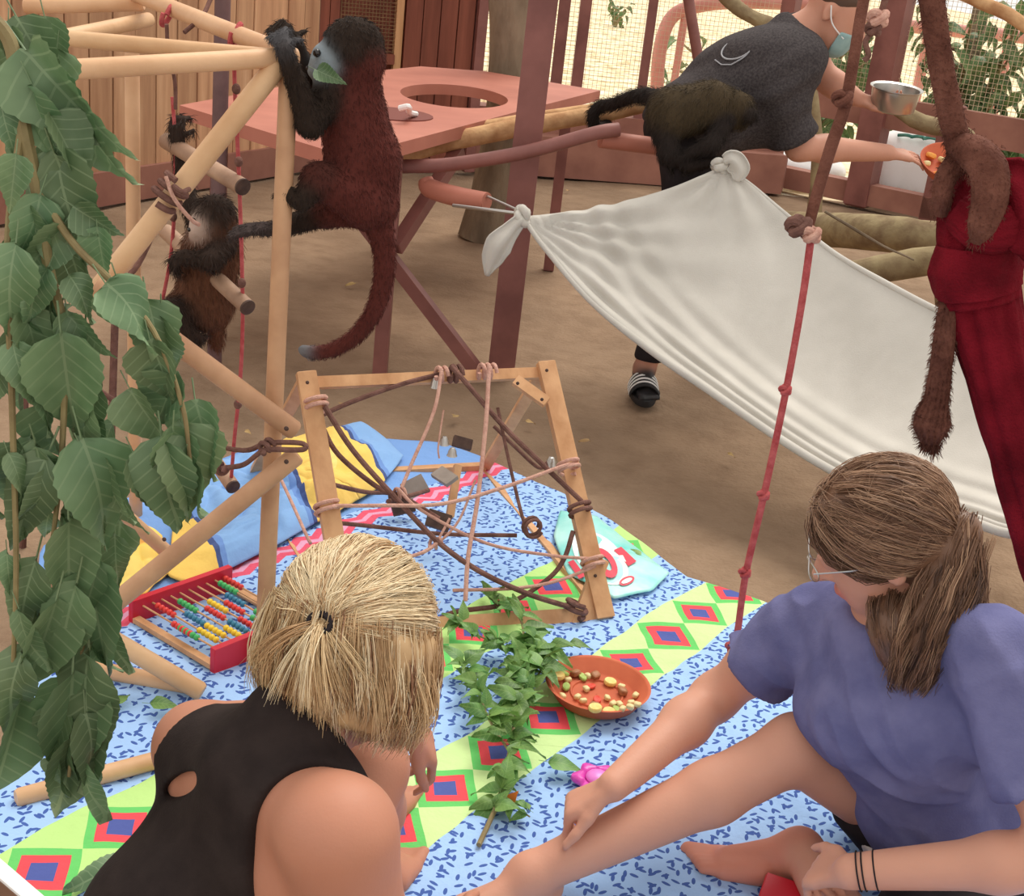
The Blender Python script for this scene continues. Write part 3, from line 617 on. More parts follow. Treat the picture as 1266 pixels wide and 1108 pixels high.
for i in range(NU):
    u = i/(NU-1); row = []
    for j in range(NV):
        v = j/(NV-1); p = low[i]*(1-v)+upp[i]*v
        ch = np.linalg.norm(upp[i]-low[i])
        p = p + V(0.0, 0.03, -0.16)*ch*math.sin(math.pi*v)*min(1, .04+u*2.3)       # belly of the cloth
        # straight edge between the knots is pulled in
        p = p + V(.10, 0, -.01)*math.exp(-u*16)*math.sin(math.pi*v)*0.6
        # folds fan out of each knot and run along the lower hem
        a1 = math.atan2(v, u*2.2+1e-6); f1 = math.exp(-u*3.2)*(1-v)**1.2
        a2 = math.atan2(1-v, u*2.2+1e-6); f2 = math.exp(-u*6.0)*v**1.2
        nrmv = V(-.25, -.75, .6)
        w_ = min(1, 6*math.hypot(u, v)) ; w2_ = min(1, 6*math.hypot(u, 1-v))
        dsp = 0.016*f1*w_*math.sin(a1*22+1.5*math.sin(a1*5)) + 0.013*f2*w2_*math.sin(a2*17+.8)
        dsp += 0.016*math.exp(-((v-.10)/.09)**2)*math.sin(v*70+u*4) * min(1, u*3) + 0.010*math.exp(-((v-.3)/.12)**2)*math.sin(v*46+u*3.0)
        dsp += 0.01*noise.noise(Vector((u*5, v*2.2, 1)))
        row.append(p+nrmv*dsp)
    rows.append(row)
hk = thing('hammock', 'light grey cloth hammock slung across the enclosure by knotted corners', 'hammock', V(*(low[NU//2][:2]), low[NU//2][2]))
m = MB(); m.grid(rows); ob('cloth', m, MAT['jersey_grey'], hk, sharp=0, thick=0.004)
m = MB(); m.tube(low[2:], [0.008, 0.012, 0.012, 0.012], 10); ob('hem', m, MAT['jersey_grey'], hk)
m = MB(); m.tube(upp[2:], [0.006, 0.01, 0.01], 10); ob('hem', m, MAT['jersey_grey'], hk)
def knot(c, s, par, ax):
    m = MB(); ax = nrm(ax); x = nrm(np.cross(ax, [.2, 1, .1])); y = np.cross(ax, x)
    m.tube([c+s*(x*(1.0+.45*math.cos(3*a))*math.cos(2*a)*.62+y*(1.0+.45*math.cos(3*a))*math.sin(2*a)*.62+ax*.45*math.sin(3*a)) for a in np.linspace(0, 2*math.pi, 64, endpoint=False)], s*.48, 10, closed=True)
    m.ell(c, s*.8, 12, 8); return ob('knot', m, MAT['jersey_grey'], par)
knot(K1, 0.030, hk, (1, 0, .2)); knot(K2+V(-.005, 0, .0), 0.026, hk, (.3, .3, 1))
def tailcloth(pts, wds, par, tw=0.0, mt='jersey_grey', name='knot_tail', th=.005):
    c = resample(crom(pts, 8), 20); ws = ip(wds, 20); rows = []
    for i in range(20):
        t = nrm(c[min(i+1, 19)]-c[max(i-1, 0)]); s = nrm(np.cross(t, V(math.sin(tw*i/19), 1, .1))); nn = np.cross(t, s)
        rows.append([c[i]+s*ws[i]*k+nn*ws[i]*.35*math.cos(k*4.2) for k in np.linspace(-1, 1, 11)])
    m = MB(); m.grid(rows); return ob(name, m, MAT[mt], par, thick=th, sharp=0)
tailcloth([K1+V(0, -.03, 0), P(632, 285, 4.24), P(616, 305, 4.22), P(607, 325, 4.22), P(602, 341, 4.22)], [.02, .03, .045, .035, .006], hk)
tailcloth([K2+V(0, -.03, .02), P(905, 198, 4.38), P(914, 210, 4.38), P(912, 224, 4.38)], [.02, .035, .035, .012], hk)
# ================================================================ BLANKET AND TOWEL
def blanket_h(x, y):
    p = Vector((x, y, 0)); return 0.011*noise.noise(p*2.6+Vector((3, 1, 0))) + 0.007*abs(noise.noise(p*6.5)) + 0.004*noise.noise(p*14)
edge = [G(1020, 800), G(985, 768), G(945, 748), G(905, 733), G(850, 715), G(800, 676), G(760, 650), G(700, 615), G(640, 588), G(590, 565), G(540, 548), G(470, 545), G(400, 537), G(300, 560), G(170, 615), V(-1.12, 2.9, 0), G(20, 940), V(-.95, 1.7, 0), V(-.75, 1.0, 0), V(0, .95, 0), V(.6, 1.0, 0), V(1.25, 1.5, 0), V(1.2, 2.2, 0), V(1.0, 2.55, 0)]
edge = [(q[0], q[1]) for q in edge]; ec = (0.05, 2.3)
NA, NRr = 260, 110; rows = []
for k in range(NA+1):
    a = 2*math.pi*k/NA; R_ = in_ang(ec, edge, a); R_ *= 1+0.012*noise.noise(Vector((math.cos(a)*4, math.sin(a)*4, 0)))
    row = []
    for j in range(NRr):
        s = (j/(NRr-1))**0.75; x = ec[0]+R_*s*math.cos(a); y = ec[1]+R_*s*math.sin(a)
        row.append((x, y, 0.008+blanket_h(x, y)*(1-.6*s**8)+ground_z(x, y)*.4))
    rows.append(row)
m = MB(); m.grid(rows)
t = NT('printed_blanket'); b = t.b; vec = t.coord(); sx = t.n('ShaderNodeSeparateXYZ')
wob = t.n('ShaderNodeTexNoise'); t.l(vec, wob.inputs['Vector']); wob.inputs['Scale'].default_value = 3.0
vs_ = t.n('ShaderNodeVectorMath', operation='SUBTRACT'); t.l(wob.outputs['Color'], vs_.inputs[0]); vs_.inputs[1].default_value = (.5, .5, .5)
vm = t.n('ShaderNodeVectorMath', operation='MULTIPLY_ADD'); t.l(vs_.outputs[0], vm.inputs[0]); vm.inputs[1].default_value = (.05, .05, 0); t.l(vec, vm.inputs[2])
t.l(vm.outputs[0], sx.inputs[0]); X, Y_ = sx.outputs[0], sx.outputs[1]
q = t.math('SUBTRACT', t.math('MULTIPLY', X, .825), t.math('MULTIPLY', Y_, .565)); p = t.math('ADD', t.math('MULTIPLY', X, .565), t.math('MULTIPLY', Y_, .825))
def band(c, hw): return t.math('LESS_THAN', t.math('ABSOLUTE', t.math('SUBTRACT', q, c)), hw)
def dash(rot, off):
    mp = t.n('ShaderNodeMapping'); t.l(vec, mp.inputs[0]); mp.inputs['Rotation'].default_value = (0, 0, rot); mp.inputs['Location'].default_value = (off, off*.7, 0)
    mp2 = t.n('ShaderNodeMapping'); t.l(mp.outputs[0], mp2.inputs[0]); mp2.inputs['Scale'].default_value = (19, 48, 1)
    vo = t.n('ShaderNodeTexVoronoi', voronoi_dimensions='2D'); t.l(mp2.outputs[0], vo.inputs['Vector']); vo.inputs['Scale'].default_value = 1.0; vo.inputs['Randomness'].default_value = 0.85
    return t.math('LESS_THAN', vo.outputs['Distance'], 0.165)
ds = t.math('MAXIMUM', dash(.5, 0), t.math('MAXIMUM', dash(1.7, 3.3), dash(2.6, 7.7)))
blue = t.mix(t.math('MULTIPLY', ds, .92), srgb(164, 199, 243), srgb(56, 84, 160))
pale = t.ramp(t.noise(vec, 1.1, 2), [(.4, (1, 1, 1, 1)), (.6, (.93, .97, 1, 1))])
def diamonds(c, ph, base):
    pc = t.math('SUBTRACT', t.math('FRACT', t.math('ADD', t.math('DIVIDE', p, .165), ph)), .5); ap = t.math('MULTIPLY', t.math('ABSOLUTE', pc), .165)
    dd = t.math('ADD', ap, t.math('ABSOLUTE', t.math('SUBTRACT', q, c)))
    cc = t.mix(t.math('LESS_THAN', dd, .082), base, srgb(108, 200, 108)); cc = t.mix(t.math('LESS_THAN', dd, .058), cc, srgb(232, 84, 92)); return t.mix(t.math('LESS_THAN', dd, .031), cc, srgb(84, 96, 160))
g1 = diamonds(-1.238, .07, srgb(202, 230, 160)); g2 = diamonds(-1.575, .07, srgb(188, 226, 140))
col = t.mix(band(-1.238, .085), blue, g1); col = t.mix(band(-1.575, .085), col, g2)
zz = t.math('MULTIPLY', t.math('ABSOLUTE', t.math('SUBTRACT', t.math('FRACT', t.math('DIVIDE', p, .09)), .5)), .04)
qz = t.math('ADD', q, zz); red = t.math('LESS_THAN', t.math('ABSOLUTE', t.math('SUBTRACT', qz, -2.14)), .03); red2 = t.math('LESS_THAN', t.math('ABSOLUTE', t.math('SUBTRACT', qz, -2.14)), .008)
col = t.mix(red, col, srgb(222, 92, 116)); col = t.mix(red2, col, srgb(220, 160, 190))
col = t.mix(t.math('LESS_THAN', q, -2.2), col, srgb(124, 164, 222))
t.l(col, b.inputs['Base Color']); b.inputs['Roughness'].default_value = .9; b.inputs['Specular IOR Level'].default_value = .12
t.bump(t.noise(vec, 22, 4), .35, .02)
ob('picnic_blanket', m, t.m, None, 'blue dashed picnic blanket with green stripes of red and blue diamonds', 'blanket', sharp=0, origin=(0, 0, 0), thick=.004)

# ---- crumpled towel, blue and yellow
t = NT('printed_towel'); b = t.b; vec = t.coord(); sx = t.n('ShaderNodeSeparateXYZ'); t.l(vec, sx.inputs[0])
nz = t.noise(vec, 3.2, 2); f = t.math('ADD', t.math('MULTIPLY', t.math('SUBTRACT', nz, .5), .5), t.math('SINE', t.math('ADD', t.math('MULTIPLY', sx.outputs[0], 9.0), t.math('MULTIPLY', sx.outputs[1], 5.2))))
col = t.ramp(t.math('MULTIPLY_ADD', f, .5, .5), [(.0, srgb(132, 174, 224)), (.42, srgb(108, 146, 208)), (.5, srgb(66, 84, 136)), (.56, srgb(238, 202, 104)), (1.0, srgb(244, 214, 128))])
col.node.color_ramp.interpolation = 'CONSTANT'
t.l(col, b.inputs['Base Color']); b.inputs['Roughness'].default_value = .95; t.bump(t.noise(vec, 30, 3), .3, .01)
def towel(poly, amp, label, seed, mt):
    poly = [(q[0], q[1]) for q in poly]; c = (np.mean([q[0] for q in poly]), np.mean([q[1] for q in poly])); rows = []
    for k in range(181):
        a = 2*math.pi*k/180; R_ = in_ang(c, poly, a)*(1+.06*noise.noise(Vector((math.cos(a)*3, math.sin(a)*3, seed)))); row = []
        for j in range(70):
            s = j/69; x = c[0]+R_*s*math.cos(a); y = c[1]+R_*s*math.sin(a); p_ = Vector((x, y, seed))
            h = amp*(abs(noise.noise(p_*4.0))*1.2+.7*abs(noise.noise(Vector((x*13+y*6, y*7-x*3, seed))))+.25*abs(noise.noise(p_*22))+.12)*(1-s**5)
            row.append((x, y, .022+h+blanket_h(x, y)*.5))
        rows.append(row)
    m = MB(); m.grid(rows); return ob('towel', m, mt, None, label, 'towel', sharp=0, thick=.005)
towel([G(215, 650), G(245, 590), G(330, 560), G(400, 540), G(450, 532), G(500, 572), G(470, 610), G(395, 655), G(330, 690), G(250, 730), G(205, 720)], .07, 'crumpled blue and yellow beach towel lying under the rope web frame', 2.0, t.m)
t2 = NT('printed_cushion_cover'); b = t2.b; vec = t2.coord(); nz = t2.noise(vec, 4.5, 1)
col = t2.ramp(nz, [(.0, srgb(206, 58, 72)), (.42, srgb(206, 58, 72)), (.47, srgb(246, 208, 96)), (.62, srgb(250, 220, 120))]); t2.l(col, b.inputs['Base Color']); b.inputs['Roughness'].default_value = .95
towel([G(105, 700), G(110, 660), G(160, 650), G(200, 672), G(215, 710), G(180, 745), G(120, 750)], .06, 'crumpled yellow and red cloth lying under the leafy branch', 5.0, t2.m)

# ================================================================ SNACK BAG
bp = [G(682, 672), G(690, 640), G(735, 645), G(780, 680), G(828, 718), G(806, 742), G(758, 752), G(700, 720)]
bp = [(q[0], q[1]) for q in bp]; bc = (np.mean([q[0] for q in bp]), np.mean([q[1] for q in bp])); rows = []
def bag_z(x, y, s): return .022+blanket_h(x, y)*.6+.022*(1-s**2.5)+.006*noise.noise(Vector((x*14, y*14, 2)))*(1-s)
for k in range(97):
    a = 2*math.pi*k/96; R_ = in_ang(bc, bp, a)*.98
    rows.append([(bc[0]+R_*s*math.cos(a), bc[1]+R_*s*math.sin(a), bag_z(bc[0]+R_*s*math.cos(a), bc[1]+R_*s*math.sin(a), s)) for s in np.linspace(0, 1, 24)])
m = MB(); m.grid(rows); BAG = thing('plastic_bag', 'turquoise plastic packet with red letters lying on the blanket edge', 'packet', V(bc[0], bc[1], .01))
MAT['bagfilm'] = mat('turquoise_film', srgb(120, 216, 208), srgb(188, 240, 234), 7, rough=.3, spec=.5, bump=.3, bscale=16)
MAT['bagwhite'] = mat('white_print', srgb(244, 250, 248), None, rough=.35); MAT['bagred'] = mat('red_print', srgb(222, 74, 92), None, rough=.35)
ob('film', m, MAT['bagfilm'], BAG, sharp=0, thick=.003)
def bagpt(px, py, dz=.0):
    q = G(px, py, .045)
    for _ in range(3):
        a = math.atan2(q[1]-bc[1], q[0]-bc[0]); s = min(1, math.hypot(q[0]-bc[0], q[1]-bc[1])/max(.01, in_ang(bc, bp, a)))
        q = G(px, py, bag_z(q[0], q[1], s)+dz)
    return q
def decal(name, outline, mt, dz, label=None):
    pts = [bagpt(x, y, dz) for x, y in outline]; c = np.mean(pts, 0); c = V(c[0], c[1], max(p[2] for p in pts)*.5+c[2]*.5); n = len(pts); m = MB(); vs = [c]+pts; fs = [(0, 1+k, 1+(k+1) % n) for k in range(n)]
    m.add(vs, fs); ob(name, m, MAT[mt], BAG, label, sharp=0)
def oval(cx, cy, rx, ry, rot, n=28):
    c, s = math.cos(rot), math.sin(rot); return [(cx+rx*math.cos(a)*c-ry*math.sin(a)*s, cy+rx*math.cos(a)*s+ry*math.sin(a)*c) for a in np.linspace(0, 2*math.pi, n, endpoint=False)]
decal('white_patch', oval(742, 690, 42, 24, .75), 'bagwhite', .003)
def ring_letter(o, i_, mt, name, dz):
    m = MB(); n = len(o); vs = [bagpt(x, y, dz) for x, y in o]+[bagpt(x, y, dz) for x, y in i_]; m.add(vs, [(k, (k+1) % n, n+(k+1) % n, n+k) for k in range(n)]); ob(name, m, MAT[mt], BAG, sharp=0)
ring_letter(oval(748, 696, 21, 12, .95), oval(749, 696, 11, 4.5, .95), 'bagred', 'letter', .006)
decal('letter', [(759, 680), (768, 676), (787, 694), (777, 700)], 'bagred', .006)
decal('letter', [(702, 695), (709, 692), (724, 712), (716, 716)], 'bagred', .006)
decal('letter', oval(775, 718, 10, 5, -.4), 'bagred', .004); decal('letter_gap', oval(775, 718, 7, 2.6, -.4), 'bagwhite', .0055)

# ================================================================ TERRACOTTA DISH WITH FRUIT
def dish(c, R, h, label, tiltR=None, par_name='terracotta_dish', ring=True):
    d = thing(par_name, label, 'dish', c); m = MB(); t_ = R*.045
    prof = [(0.001, 0), (R*.72, 0), (R*.80, h*.1), (R*.97, h*.92), (R, h), (R-t_*.6, h*1.03), (R-t_*1.6, h*.95), (R*.76, h*.28), (R*.70, h*.2), (0.001, h*.2)]
    m.lathe(prof, 56, c, tiltR); ob('bowl', m, MAT['terracotta'], d, sharp=50)
    if ring: m = MB(); m.lathe([(R*.46, h*.2), (R*.475, h*.3), (R*.50, h*.3), (R*.515, h*.2)], 48, c, tiltR); ob('ring_ridge', m, MAT['terracotta'], d, sharp=50)
    return d
dc = G(737, 868, .02); DZ = .02; DRr = .114; DH = .036
dc = G(737, 862, .02)
dish(dc, DRr, DH, 'round terracotta dish of chopped fruit on the blanket')
for k, c in dict(banana=((232, 196, 104), (240, 214, 140)), melon=((214, 190, 130), (232, 222, 168)), tomato=((206, 60, 44), (220, 82, 60)), peel=((150, 96, 62), (176, 124, 84)), green=((150, 176, 84), (186, 204, 120)), orange=((238, 160, 70), (246, 184, 100))).items():
    MAT['fr_'+k] = mat('fruit_'+k, srgb(*c[0]), srgb(*c[1]), 60, rough=.5, spec=.35)
def slice_mesh(r, h, sx_=1.0):
    m = MB(); m.lathe([(0.0005, 0), (r*.85, 0), (r, h*.3), (r, h*.75), (r*.88, h), (0.0005, h)], 14); m.v = [(x*sx_, y, z) for x, y, z in m.v]; return m
def chunk(s, sq=.7):
    m = MB(); m.ell((0, 0, s*.5), (s, s, s), 10, 8); vv = []
    for v in m.v:
        o = np.array(v)-V(0, 0, s*.5); o = np.sign(o)*np.abs(o/s)**.6*s*V(1, sq, .62); vv.append(tuple(o*(1+.12*noise.noise(Vector(o*160)))+V(0, 0, s*.55)))
    m.v = vv; return m
fm = {}
for k, mk in dict(banana=slice_mesh(.0145, .010), melon=chunk(.0085, .75), tomato=slice_mesh(.009, .005, 1.5), peel=chunk(.012, .8), green=slice_mesh(.0085, .007, 1.8)).items():
    fm[k] = mesh_of(k, mk); fm[k].materials.append(MAT['fr_'+k])
fl = {'banana': ('round yellow banana slice in the terracotta dish', 'fruit'), 'melon': ('pale melon cube in the terracotta dish', 'fruit'), 'tomato': ('flat red tomato slice inside the ring of the dish', 'fruit'), 'peel': ('brown chopped tuber piece in the terracotta dish', 'fruit'), 'green': ('slender green bean piece in the terracotta dish', 'fruit')}
spots = [('banana', 754, 845), ('banana', 753, 880), ('banana', 690, 838), ('peel', 769, 857), ('melon', 785, 862), ('melon', 780, 870), ('melon', 766, 872), ('melon', 750, 864), ('tomato', 730, 849), ('tomato', 738, 865), ('peel', 735, 875), ('melon', 714, 863), ('melon', 721, 868), ('green', 720, 838), ('melon', 702, 842), ('green', 695, 836), ('melon', 727, 837), ('peel', 735, 837), ('melon', 769, 882), ('melon', 778, 882), ('banana', 735, 883), ('melon', 757, 871), ('melon', 787, 877), ('peel', 712, 835), ('melon', 684, 842), ('green', 700, 850), ('melon', 695, 862), ('melon', 768, 850), ('melon', 725, 853), ('green', 763, 878)]
for i, (k, x, y) in enumerate(spots):
    q = G(x, y, dc[2]+DH*.55); rr = math.hypot(q[0]-dc[0], q[1]-dc[1])
    z = dc[2]+DH*.2 + (0 if rr < DRr*.72 else (rr-DRr*.72)/(DRr*.24)*DH*.72)
    q = G(x, y, z+.004); z = dc[2]+DH*.205+max(0, (math.hypot(q[0]-dc[0], q[1]-dc[1])-DRr*.70))/(DRr*.25)*DH*.7
    o = inst(k+'_piece' if k != 'peel' else 'tuber_piece', fm[k], Matrix.Translation((q[0], q[1], z+.002)) @ Matrix.Rotation(random.uniform(0, 6), 4, 'Z') @ Matrix.Rotation(random.uniform(-.25, .25), 4, 'X'), None, label=fl[k][0], cat=fl[k][1], group=k+' pieces in the dish')

# ---- magenta toy dish half hidden by the arm, red object by the hand
MAT['magenta'] = mat('magenta_plastic', srgb(214, 60, 172), srgb(224, 80, 184), 5, rough=.3, spec=.5)
mc = G(738, 968, .02); td = thing('toy_mould', 'magenta plastic sand mould with flower rim beside the arm', 'toy', mc)
m = MB(); n = 40; prof = [(.0005, .004), (.022, .004), (.026, .012), (.034, .016), (.045, .012), (.046, .004), (.043, 0), (.0005, 0)]
vs = []; fs = []
for i, (r, z) in enumerate(prof):
    for k in range(n): a = 2*math.pi*k/n; rr = r*(1+(.14*math.cos(a*6) if i in (3, 4, 5, 6) else 0)); vs.append(mc+V(rr*math.cos(a), rr*math.sin(a), z))
for i in range(len(prof)-1):
    for k in range(n): fs.append((i*n+k, i*n+(k+1) % n, (i+1)*n+(k+1) % n, (i+1)*n+k))
m.add(vs, fs); ob('rim', m, MAT['magenta'], td, sharp=60)
m = MB(); m.ell(mc+V(0, 0, .012), (.024, .024, .012)); MAT['lilac'] = mat('pale_magenta', srgb(236, 130, 214), None, rough=.3, spec=.5); ob('dome', m, MAT['lilac'], td)
# ================================================================ SMOOTH BODIES (signed distance -> surface nets)
def cone(a, b, ra, rb, k=.02, col=None, sub=False): return dict(t='c', a=np.asarray(a, float), b=np.asarray(b, float), ra=ra, rb=rb, k=k, col=col, sub=sub)
def fcone(a, b, ra, rb, k=.02): return dict(t='f', a=np.asarray(a, float), b=np.asarray(b, float), ra=ra, rb=rb, k=k, col=None, sub=False)
def elli(c, r, R=None, k=.02, col=None, sub=False): return dict(t='e', c=np.asarray(c, float), r=np.asarray(r, float), R=np.eye(3) if R is None else R, k=k, col=col, sub=sub)
def chain(pts, rs, k=.015, col=None): return [cone(pts[i], pts[i+1], rs[i], rs[i+1], k, col) for i in range(len(pts)-1)]
def ev(pr, X, Y, Z):
    if pr['t'] == 'c':
        a = pr['a']; ba = pr['b']-a; L2 = max(ba @ ba, 1e-12)
        tt = np.clip(((X-a[0])*ba[0]+(Y-a[1])*ba[1]+(Z-a[2])*ba[2])/L2, 0, 1)
        return np.sqrt((X-a[0]-tt*ba[0])**2+(Y-a[1]-tt*ba[1])**2+(Z-a[2]-tt*ba[2])**2) - (pr['ra']+(pr['rb']-pr['ra'])*tt)
    if pr['t'] == 'f':
        a = pr['a']; ba = pr['b']-a; L = np.linalg.norm(ba); ba = ba/L
        s_ = (X-a[0])*ba[0]+(Y-a[1])*ba[1]+(Z-a[2])*ba[2]; q2 = (X-a[0])**2+(Y-a[1])**2+(Z-a[2])**2
        return np.maximum(np.sqrt(np.maximum(q2-s_*s_, 0))-(pr['ra']+(pr['rb']-pr['ra'])*np.clip(s_/L, 0, 1)), np.maximum(s_-L, -s_))
    c, r, R = pr['c'], pr['r'], pr['R']; dx, dy, dz = X-c[0], Y-c[1], Z-c[2]
    q = [R[0, i]*dx+R[1, i]*dy+R[2, i]*dz for i in range(3)]
    k0 = np.sqrt(sum((q[i]/r[i])**2 for i in range(3))); k1 = np.sqrt(sum((q[i]/r[i]**2)**2 for i in range(3)))+1e-9
    return k0*(k0-1)/k1
def bounds(pr, pad):
    if pr['t'] in 'cf':
        R_ = max(pr['ra'], pr['rb'])+pad; return np.minimum(pr['a'], pr['b'])-R_, np.maximum(pr['a'], pr['b'])+R_
    R_ = max(pr['r'])+pad; return pr['c']-R_, pr['c']+R_
def grow(prims, d):
    out = []
    for p in prims:
        q = dict(p)
        if q['t'] in 'cf': q['ra'] += d; q['rb'] += d
        else: q['r'] = q['r']+d
        out.append(q)
    return out
def sdf(prims, res, clips=(), smooth=2):
    """returns verts, quads; prims joined in order with smooth minimum; clips = half spaces (point, outward normal, rounding)"""
    add = [p for p in prims if not p['sub']]
    lo = np.min([bounds(p, 0)[0] for p in add], 0)-3*res; hi = np.max([bounds(p, 0)[1] for p in add], 0)+3*res
    for cp, cn, *_ in clips:
        for ax in range(3):
            if cn[ax] > .999: hi[ax] = min(hi[ax], cp[ax]+3*res)
            if cn[ax] < -.999: lo[ax] = max(lo[ax], cp[ax]-3*res)
    n = np.ceil((hi-lo)/res).astype(int)+1; D = np.full(n, 1.0, np.float32)
    ax = [lo[i]+res*np.arange(n[i]) for i in range(3)]
    for p in prims:
        b0, b1 = bounds(p, p['k']+3*res)
        i0 = np.maximum(0, np.floor((b0-lo)/res).astype(int)); i1 = np.minimum(n, np.ceil((b1-lo)/res).astype(int)+1)
        if np.any(i1 <= i0): continue
        X = ax[0][i0[0]:i1[0], None, None]; Y = ax[1][None, i0[1]:i1[1], None]; Z = ax[2][None, None, i0[2]:i1[2]]
        d = ev(p, X, Y, Z); s = D[i0[0]:i1[0], i0[1]:i1[1], i0[2]:i1[2]]; k = p['k']
        if p['sub']:
            d = -d; h = np.clip(.5-.5*(s-d)/k, 0, 1); s[...] = s*(1-h)+d*h+k*h*(1-h)
        else:
            h = np.clip(.5+.5*(s-d)/k, 0, 1); s[...] = s*(1-h)+d*h-k*h*(1-h)
    for cp, cn, *rr in clips:
        cp = np.asarray(cp, float); cn = nrm(cn); k = rr[0] if rr else .006
        d = ((ax[0]-cp[0])*cn[0])[:, None, None]+((ax[1]-cp[1])*cn[1])[None, :, None]+((ax[2]-cp[2])*cn[2])[None, None, :]
        if len(rr) > 1:      # local clip: only within a radius of the point
            rad = np.sqrt(((ax[0]-cp[0])**2)[:, None, None]+((ax[1]-cp[1])**2)[None, :, None]+((ax[2]-cp[2])**2)[None, None, :]); d = np.where(rad < rr[1], d, -1)
        h = np.clip(.5-.5*(D-d)/k, 0, 1); D = (D*(1-h)+d*h+k*h*(1-h)).astype(np.float32)
    S = D < 0
    c = np.zeros(n-1, np.int8)
    for i in (0, 1):
        for j in (0, 1):
            for k in (0, 1): c += S[i:n[0]-1+i, j:n[1]-1+j, k:n[2]-1+k]
    act = np.argwhere((c > 0) & (c < 8)); idx = np.full(n-1, -1, np.int32); idx[act[:, 0], act[:, 1], act[:, 2]] = np.arange(len(act))
    acc = np.zeros((len(act), 3)); cnt = np.zeros(len(act))
    cor = [(i, j, k) for i in (0, 1) for j in (0, 1) for k in (0, 1)]
    val = {q: D[act[:, 0]+q[0], act[:, 1]+q[1], act[:, 2]+q[2]].astype(float) for q in cor}
    for a in cor:
        for axi in range(3):
            if a[axi] == 0:
                b = list(a); b[axi] = 1; b = tuple(b); va, vb = val[a], val[b]; mk = (va < 0) != (vb < 0)
                tt = np.where(mk, va/np.where(mk, va-vb, 1), 0)
                pnt = np.tile(np.array(a, float), (len(act), 1)); pnt[:, axi] += tt
                acc[mk] += pnt[mk]; cnt[mk] += 1
    verts = lo + res*(act + acc/cnt[:, None])
    quads = []
    for axi in range(3):
        sl0 = [slice(1, -1)]*3; sl1 = [slice(1, -1)]*3; sl0[axi] = slice(0, -1); sl1[axi] = slice(1, None)
        A = S[tuple(sl0)]; B = S[tuple(sl1)]; e = np.argwhere(A != B)
        if not len(e): continue
        off = np.array([1, 1, 1]); off[axi] = 0; e = e+off; o1, o2 = [i for i in range(3) if i != axi]
        def cell(d1, d2):
            q = e.copy(); q[:, o1] -= d1; q[:, o2] -= d2; return idx[q[:, 0], q[:, 1], q[:, 2]]
        Q = np.stack([cell(1, 1), cell(0, 1), cell(0, 0), cell(1, 0)], 1)
        ins = S[e[:, 0], e[:, 1], e[:, 2]]; flip = ~ins if axi != 1 else ins
        Q[flip] = Q[flip][:, ::-1]; quads.append(Q)
    Q = np.concatenate(quads); Q = Q[(Q >= 0).all(1)]
    for _ in range(smooth):
        sm = np.zeros_like(verts); c2 = np.zeros(len(verts))
        for i in range(4):
            a, b = Q[:, i], Q[:, (i+1) % 4]
            np.add.at(sm, a, verts[b]); np.add.at(c2, a, 1); np.add.at(sm, b, verts[a]); np.add.at(c2, b, 1)
        ok = c2 > 0; verts[ok] = verts[ok]*.4+.6*sm[ok]/c2[ok][:, None]
    return verts, Q
def paint(verts, prims, default):
    W = np.zeros(len(verts)); Cc = np.zeros((len(verts), 3))
    for p in prims:
        if p['sub']: continue
        d = ev(p, verts[:, 0], verts[:, 1], verts[:, 2]); w_ = np.exp(-np.clip(d, -.02, .3)/.006); col = np.array((p['col'] or default)[:3])
        W += w_; Cc += w_[:, None]*col
    return Cc/W[:, None]
def np_obj(name, verts, quads, mt, parent, colors=None, smooth=True, **kw):
    loc = WL[parent] if parent is not None else verts.min(0)*[.5, .5, 1]+verts.max(0)*[.5, .5, 0]
    me = bpy.data.meshes.new(name); k = quads.shape[1]
    me.vertices.add(len(verts)); me.vertices.foreach_set('co', (verts-loc).astype(np.float32).ravel())
    me.loops.add(quads.size); me.loops.foreach_set('vertex_index', quads.astype(np.int32).ravel())
    me.polygons.add(len(quads)); me.polygons.foreach_set('loop_start', np.arange(0, quads.size, k, dtype=np.int32))
    me.update(calc_edges=True); me.validate()
    me.polygons.foreach_set('use_smooth', np.full(len(me.polygons), smooth))
    if colors is not None:
        at = me.color_attributes.new('Col', 'FLOAT_COLOR', 'POINT'); cc = np.ones((len(verts), 4), np.float32); cc[:, :3] = colors; at.data.foreach_set('color', cc.ravel())
    o = bpy.data.objects.new(name, me); COL.objects.link(o); me.materials.append(mt); WL[o] = loc
    if parent is not None: o.parent = parent
    else: o.location = loc
    return setprops(o, **kw)
def wrinkle(v, Q, fn):
    nn = vnormals(v, Q); return v + nn*np.array([fn(Vector(p)) for p in v])[:, None]
def vnormals(v, Q):
    fn = np.cross(v[Q[:, 2]]-v[Q[:, 0]], v[Q[:, 3]]-v[Q[:, 1]]); out = np.zeros_like(v)
    for i in range(4): np.add.at(out, Q[:, i], fn)
    return out/(np.linalg.norm(out, axis=1)[:, None]+1e-12)
